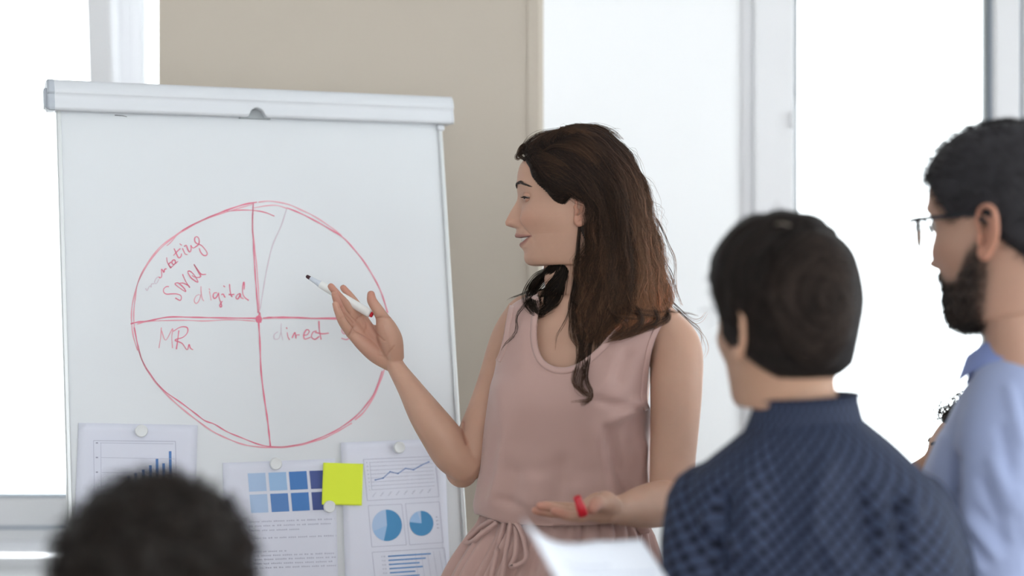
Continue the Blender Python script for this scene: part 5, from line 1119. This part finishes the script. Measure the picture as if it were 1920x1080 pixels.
# glasses
M_spec = mat('black_glasses_frame', srgb(34, 36, 44), .3); gl = ob('glasses', *tube([twm([.112, y, .030+.002*math.cos(y*100)]) for y in np.linspace(-.011, .011, 5)], .0016, n=10, seg=8), M_spec, rm)
for sy in (1, -1):
    rim = [twm([.113-.011*((abs(.034+.026*math.cos(a))-.012)/.05)**2*1.5, sy*(.036+.0255*math.cos(a)*(1-.08*math.sin(a))), .016+.0200*(math.sin(a)+.06*math.sin(a)**2)]) for a in np.linspace(0, 2*np.pi, 40)]
    ob('rim', *tube(rim, .0006, n=80, seg=8, caps=False), M_spec, gl)
    ob('brow_bar', *tube(rim[1:20], [(.0020, .0015)]*19, n=40, seg=8), M_spec, gl)
    cen = np.mean(rim, axis=0); ob('lens', [cen]+rim, [(0, i, i+1) for i in range(1, 40)], lens_mat(), gl)
    ob('temple_arm', *tube([twm([.107, sy*.062, .030]), twm([.090, sy*.0735, .031]), twm([.045, sy*.0790, .029]), twm([.004, sy*.0805, .026]), twm([-.018, sy*.080, .012]), twm([-.030, sy*.079, .000])], [(.0030, .0012), (.0032, .0013), (.0030, .0013), (.0028, .0013), (.0028, .0014), (.0026, .0014)], n=30, seg=10, side=(0, 0, 1)), M_spec, gl)
mrows = [(640, 1902, 2000, .055), (668, 1874, 2024, .068), (700, 1840, 2060, .082), (735, 1812, 2105, .100), (790, 1782, 2140, .115), (850, 1752, 2160, .124), (900, 1733, 2165, .130), (980, 1724, 2160, .132), (1080, 1728, 2150, .130), (1250, 1745, 2130, .125), (1450, 1750, 2120, .128), (1560, 1755, 2115, .13)]
mform = loft(rows_from(mrows, MD+.02, math.radians(-10)), seg=72, exp=2.3, n=90)
msl = [tube([P(1905, 738, MD-.04), P(1880, 830, MD-.07), P(1866, 950, MD-.09), P(1864, 1080, MD-.10), P(1872, 1180, MD-.10)], [(.058, .060), (.056, .060), (.050, .054), (.048, .052), (.044, .047)], n=36, seg=24), tube([P(1872, 1180, MD-.10), P(1900, 1300, 1.84), wm], [.044, .038, .030], n=14),
       tube([P(2100, 760, MD+.08), P(2150, 950, MD+.11), P(2160, 1160, MD+.12), P(2150, 1300, MD+.11), P(2142, 1395, 2.0)], [.058, .054, .046, .038, .030], n=30)]
mV2, mF2 = fuse([mform]+msl, .0045, 4)
x_, y_ = pxy(mV2); mn2 = vnormals(mV2, mF2); mn2 = mn2 if (mn2*(mV2-mV2.mean(0))).sum(1).mean() > 0 else -mn2
fo = np.zeros(len(mV2))
for a in [(1885, 700, 1925, 860, 12, .006), (1870, 780, 1900, 900, 12, -.005), (1850, 840, 1910, 980, 14, .006), (1830, 880, 1890, 1020, 12, -.005), (1800, 960, 1880, 1060, 10, .007), (1815, 940, 1900, 1035, 10, -.005), (1795, 1000, 1850, 1080, 9, .006), (1770, 800, 1745, 900, 12, .004), (1790, 830, 1785, 1000, 8, -.010), (1905, 900, 1940, 1040, 14, .006)]: fo += ridge(*a)
mV2 = mV2+mn2*(fo+vnoise(mV2, 12, 4)*.003)[:, None]
M_shirt = mat('light_blue_shirt', srgb(156, 168, 202), .75, .25, bump=.06, bscale=900, sheen=.2); M_shirt2 = mat('blue_collar', srgb(140, 156, 208), .75, .25)
shm = ob('shirt', mV2, mF2, M_shirt, rm)
V = []; cc = P(1958, 624, MD); th = np.linspace(.16, 2*np.pi-.16, 100)
for k, (r, dz) in enumerate(((.070, -.012), (.0685, .010), (.0700, .022), (.0740, .024), (.0800, .012), (.0880, -.010), (.0925, -.020))):
    for t in th:
        cy_ = math.cos(t); dr = .004*max(0, cy_)*(k > 3)*4
        fwx, fwy = -math.cos(math.radians(35)), math.sin(math.radians(35)); ex, ey = math.cos(t), math.sin(t)
        V.append(cc+[(fwx*ex+fwy*ey)*(r*1.06+dr), (fwy*ex-fwx*ey)*(r+dr), dz-.044*ex-.010*max(0, ex)**3*(k > 3)*(k-3)/3.])
ob('collar', *shellify(np.array(V), grid_faces(7, 100), .0015), M_shirt2, shm)
hm_ = [P(1870, 1600, MD), P(2010, 1600, MD)]; km = [p*[1, 1, 0]+[0, 0, .48] for p in hm_]; am = [p*[1, 1, 0]+[0, 0, .09] for p in hm_]
tv_, tf_ = fuse(trousers(hm_, km, am, .095), .01, 3); ob('trousers', tv_, tf_, M_trn, rm); shoes(am, (-.7, .6, 0), mat('brown_leather', srgb(70, 48, 36), .4), rm)

# ------------------------------------------------------------ seated listener with curly hair in front, and the one beyond the blue shirt
def curls(centre, rad, n, r_curl, len_, thick, colr, zmin=None, seed=1, ax=None):
    rg = np.random.default_rng(seed); out = []; cs = []
    for k in range(n):
        v = rg.normal(0, 1, 3); v /= np.linalg.norm(v)
        if zmin is not None and v[2] < zmin: continue
        p0 = centre+v*rad*.90; a = nrm(np.cross(v, rg.normal(0, 1, 3))); b = np.cross(v, a); t = np.linspace(0, 1, 14); w_ = rg.uniform(1.5, 3.2)*2*np.pi; R = r_curl*rg.uniform(.6, 1.3); ph = rg.uniform(0, 6)
        p = p0+v*(t*len_*rg.uniform(.5, 1.15))[:, None]+a*(R*np.cos(w_*t+ph)*t**.5)[:, None]+b*(R*np.sin(w_*t+ph)*t**.5)[:, None]+a*(t*t*rg.normal(0, .012))[:, None]; out.append(p)
        c = rg.uniform(.5, 1.7); cs.append(np.tile(np.array(colr)*c, (14, 1)))
    return hair_strands(out, thick, .6, cs, 3)
FD = 1.42; fc0 = P(296, 1054, FD); rf = thing('person', (fc0[0], fc0[1], 0), 'seated person seen from behind, only a round mass of curly dark hair showing', 'person')
hfh = head(ff, bb, ww, fe, fc0+[0, .0, -.062], yaw=math.radians(80), skin=SK2, eyes=.025, mouth=(-.0440, -.0475, -.0450, .024))
z0 = fc0[2]; bod = [tube([fc0+[0, -.03, -.13], fc0+[0, -.04, -.24]], [.05, .055], n=8)]
h0 = np.array([fc0[0], fc0[1]-.04, 0])
wr = [h0+[-.14, .34, .60], h0+[.14, .34, .60]]
for w_, sx in zip(wr, (-1, 1)): bod += [tube([h0+[sx*.24, .12, .66], w_], [.034, .024], n=10)]+simple_hand(w_, (-sx*.2, 1, -.1), (0, 0, -1), (-sx, 0, 0), .95, .3)
for w_, sx in zip(wr, (-1, 1)): bod.append(tube([h0+[0, 0, .97], h0+[sx*.17, 0, .93], h0+[sx*.235, .02, .82], h0+[sx*.24, .10, .67], w_], [.035, .03, .028, .028, .02], n=30))
bod.append(tube([h0+[0, 0, 1.0], h0+[0, 0, .6]], [.055, .08], n=12))
v1, f1 = fuse(bod, .006, 3); ea = ear(hfh, 1, y=.0715); eb = ear(hfh, -1, y=.0715)
V, Fq = join([(hfh['W'], hfh['F']), ea, eb, (v1, f1)]); ob('body', V, Fq, M_skin2, rf, col=np.vstack([hfh['col'], skincol(ea[0], SK2), skincol(eb[0], SK2), skincol(v1, SK2)]))
tor = [loft([(h0[0], h0[1], z, rx, ry, 0) for z, rx, ry in ((.50, .17, .12), (.62, .165, .115), (.78, .175, .12), (.88, .19, .115), (.94, .185, .10), (.98, .13, .08), (1.01, .065, .06))], seg=40, exp=2.3, n=50)]
for sx in (-1, 1): tor.append(tube([h0+[sx*.185, 0, .93], h0+[sx*.235, .02, .82], h0+[sx*.24, .10, .67]], [.052, .047, .042], n=18)); tor.append(tube([h0+[sx*.24, .10, .67], h0+[sx*.19, .25, .62]], [.042, .034], n=8))
v1, f1 = fuse(tor, .007, 4); M_sweat = mat('charcoal_sweater', srgb(58, 60, 66), .85, bump=.2, bscale=300); ob('sweater', v1, f1, M_sweat, rf)
hp_ = [h0+[-.09, .02, .52], h0+[.09, .02, .52]]; kp = [p*[1, 1, 0]+[0, .42, .50] for p in hp_]; ap = [p*[1, 1, 0]+[0, .44, .09] for p in hp_]
v1, f1 = fuse(trousers(hp_, kp, ap, .082, (.17, .15, .07)), .01, 3); ob('trousers', v1, f1, M_trn, rf); shoes(ap, (0, 1, 0), mat('grey_canvas', srgb(110, 112, 118), .8), rf)
cc_ = fuse([ellip(fc0+[0, -.01, .0], (.092, .098, .088)), ellip(fc0+[.03, -.01, .010], (.058, .07, .068)), ellip(fc0+[-.035, -.01, -.015], (.058, .07, .070)), ellip(fc0+[0, -.035, -.055], (.082, .07, .07))], .006, 4)
hv = cc_[0]; nN = vnormals(*cc_); nN = nN if (nN*(hv-hv.mean(0))).sum(1).mean() > 0 else -nN; keep = (hv[:, 1] < fc0[1]+.060) | (hv[:, 2] > fc0[2]+.04)
hv = hv+nN*((vnoise(hv, 70, 1)+vnoise(hv, 150, 4)*.6)*.0035*keep)[:, None]; ob('hair', hv, cc_[1], M_black, rf, col=np.tile((.013, .010, .008), (len(hv), 1)))
V, Fq, Cc = curls(fc0+[0, -.012, -.004], np.array([.092, .095, .088]), 2600, .0055, .022, .0007, (.02, .014, .011), -.6, 3); ob('hair_curls', V, Fq, M_black, rf, col=Cc, kind='stuff')
chair(h0[0], h0[1]+.02, 0, 'dark chair under the seated person with round curly hair')

QD = 2.3; q0 = P(1836, 929, QD); rq = thing('person', (q0[0]+.06, q0[1]+.02, 0), 'seated person with curly dark hair, mostly hidden behind the light blue shirt', 'person')
hq = head(ff, bb, ww, fe, q0, yaw=math.radians(6), pitch=math.radians(25), skin=SK2, eyes=.025, mouth=(-.0440, -.0475, -.0450, .024))
b0 = np.array([q0[0]+.09, q0[1]+.01, 0]); bod = [tube([q0+[.03, 0, -.07], q0+[.075, 0, -.19]], [.050, .056], n=8)]; wr = [b0+[-.36, -.12, .60], b0+[-.36, .14, .60]]
for w_, sy in zip(wr, (-1, 1)): bod += [tube([b0+[-.10, sy*.22, .66], w_], [.034, .024], n=10)]+simple_hand(w_, (-1, -sy*.2, -.1), (0, 0, -1), (0, -sy, 0), .95, .3)
for w_, sy in zip(wr, (-1, 1)): bod.append(tube([b0+[0, 0, .93], b0+[0, sy*.16, .91], b0+[-.02, sy*.225, .80], b0+[-.08, sy*.23, .67], w_], [.035, .03, .028, .028, .02], n=30))
bod.append(tube([b0+[0, 0, .97], b0+[0, 0, .6]], [.055, .08], n=12))
v1, f1 = fuse(bod, .006, 3); ea = ear(hq, 1, y=.0715)
V, Fq = join([(hq['W'], hq['F']), ea, (v1, f1)]); ob('body', V, Fq, M_skin2, rq, col=np.vstack([hq['col'], skincol(ea[0], SK2), skincol(v1, SK2)]))
for sy in (1, -1):
    c = hq['tw']([.0835, sy*.0315, .0248]); eo = ob('eye', *ellip(c, (.0122,)*3, None, 16), M_eye, rq); ob('iris', *ellip(c+nrm(hq['R'][0])*.0078, (.0052,)*3, None, 12), M_iris, eo)
    hq_b = BVHTree.FromPolygons([tuple(v) for v in hq['L']], hq['F'][:-2]); br = []
    for a in np.linspace(0, 1, 60):
        yy = .014+.036*a; zz = .043+.006*math.sin(a*2.2); h_ = hq_b.ray_cast(Vector((.2, sy*yy, zz)), Vector((-1, 0, 0)), .3); x = h_[0].x if h_[0] else .09
        br.append(np.array([hq['tw']([x, sy*yy, zz-.003]), hq['tw']([x+.0018, sy*yy, zz]), hq['tw']([x+.001, sy*(yy+.003), zz+.003])]))
    ob('eyebrow', *hair_strands(br, .0006)[:2], M_lash, rq, kind='stuff')
tor = [loft([(b0[0], b0[1], z, rx, ry, 0) for z, rx, ry in ((.50, .12, .17), (.62, .115, .165), (.78, .12, .175), (.88, .115, .185), (.94, .10, .175), (.975, .08, .12), (1.0, .06, .065))], seg=40, exp=2.3, n=50)]
for sy in (-1, 1): tor.append(tube([b0+[0, sy*.18, .92], b0+[-.02, sy*.225, .80], b0+[-.08, sy*.23, .67]], [.050, .046, .042], n=18)); tor.append(tube([b0+[-.08, sy*.23, .67], b0+[-.24, sy*.18, .62]], [.042, .034], n=8))
v1, f1 = fuse(tor, .007, 4); ob('sweater', v1, f1, mat('sand_sweater', srgb(150, 140, 128), .85), rq)
hp_ = [b0+[-.02, -.09, .52], b0+[-.02, .09, .52]]; kp = [p*[1, 1, 0]+[-.38, 0, .50] for p in hp_]; ap = [p*[1, 1, 0]+[-.28, 0, .09] for p in hp_]
v1, f1 = fuse(trousers(hp_, kp, ap, .082, (.15, .17, .07)), .01, 3); ob('trousers', v1, f1, M_trn, rq); shoes(ap, (-1, 0, 0), MATS['black_leather'], rq)
hc = hq['tw']([-.012, 0, .055])
def mask_q(L): X, Z = L[:, 0], L[:, 2]; return Z-np.where(X > .03, .082-.9*np.clip(.075-X, 0, .06), -.05)
cvq, cfq = cap_mesh(hq, mask_q, .020, .004, 70); ob('hair', cvq, cfq, M_black, rq, col=np.tile((.016, .012, .010), (len(cvq), 1)))
out = []; cs = []; qn = vnormals(cvq, cfq); qn = qn if (qn*(cvq-cvq.mean(0))).sum(1).mean() > 0 else -qn
for i in rng.choice(len(cvq), 1500):
    v = nrm(qn[i]+rng.normal(0, .3, 3)); a = nrm(np.cross(v, rng.normal(0, 1, 3))); b = np.cross(v, a); t = np.linspace(0, 1, 14); w_ = rng.uniform(1.3, 2.6)*2*np.pi; R = rng.uniform(.004, .009)
    out.append(cvq[i]-v*.006+v*(t*rng.uniform(.014, .034))[:, None]+a*(R*np.cos(w_*t)*t**.5)[:, None]+b*(R*np.sin(w_*t)*t**.5)[:, None]); cs.append(np.tile(np.array((.025, .018, .014))*rng.uniform(.6, 1.6), (14, 1)))
V, Fq, Cc = hair_strands(out, .0006, .6, cs); ob('hair_curls', V, Fq, M_black, rq, col=Cc, kind='stuff')
chair(b0[0]+.02, b0[1], math.pi/2, 'dark chair under the seated person beyond the blue shirt')

# ------------------------------------------------------------ the sheet held in front
ca_, cb_, cd_ = P(978, 968, 1.52), P(1203, 1010, 1.70), P(1092, 1165, 1.40)
ex_ = cb_-ca_; ey_ = cd_-ca_; up_ = nrm(np.cross(ex_, ey_)); up_ = up_ if up_[2] > 0 else -up_
nx, ny = 34, 34; V = []
LE = np.linalg.norm(ey_); ey_ = nrm(ey_)*.297
for j in range(ny):
    for i in range(nx):
        s, t = i/(nx-1), j/(ny-1); z = -.016*math.sin(s*math.pi)*(1-t*.6)-.010*math.sin(min(1, s*1.5)*math.pi)*(1-t); V.append(ca_+ex_*s+ey_*t+up_*(z+.0)+np.array([0, 0, -.020])*t*t)
V = np.array(V); Fq = grid_faces(ny, nx); n3 = vnormals(V, Fq)
if (n3@up_).mean() < 0: Fq = [f[::-1] for f in Fq]
hs = ob('paper', *shellify(V, Fq, .0003), mat('held_paper', (.80, .83, .90, 1), .7, .2), None, label='loose white sheet held up in front of the presenter, top corner curling', cat='paper', loc=V.mean(0))
G3 = V.reshape(ny, nx, 3); tl = []
def pt_(s, t): 
    a, b = s*(nx-1), t*(ny-1); i, j = min(int(a), nx-2), min(int(b), ny-2); u, v = a-i, b-j
    return (G3[j, i]*(1-u)*(1-v)+G3[j, i+1]*u*(1-v)+G3[j+1, i]*(1-u)*v+G3[j+1, i+1]*u*v)+up_*.0006
r_ = random.Random(5)
for k in range(18):
    t = .14+k*.042; s = .30
    while s < .9*(1 if k % 5 else .7):
        w_ = r_.uniform(.02, .07); a, b, c, d = pt_(s, t), pt_(s+w_, t), pt_(s+w_, t+.009), pt_(s, t+.009); tl.append((np.array([a, b, c, d]), [(0, 3, 2, 1)])); s += w_+.012
ob('text_lines', *join(tl), mat('pale_print', srgb(196, 202, 218), .7), hs, False, kind='stuff')
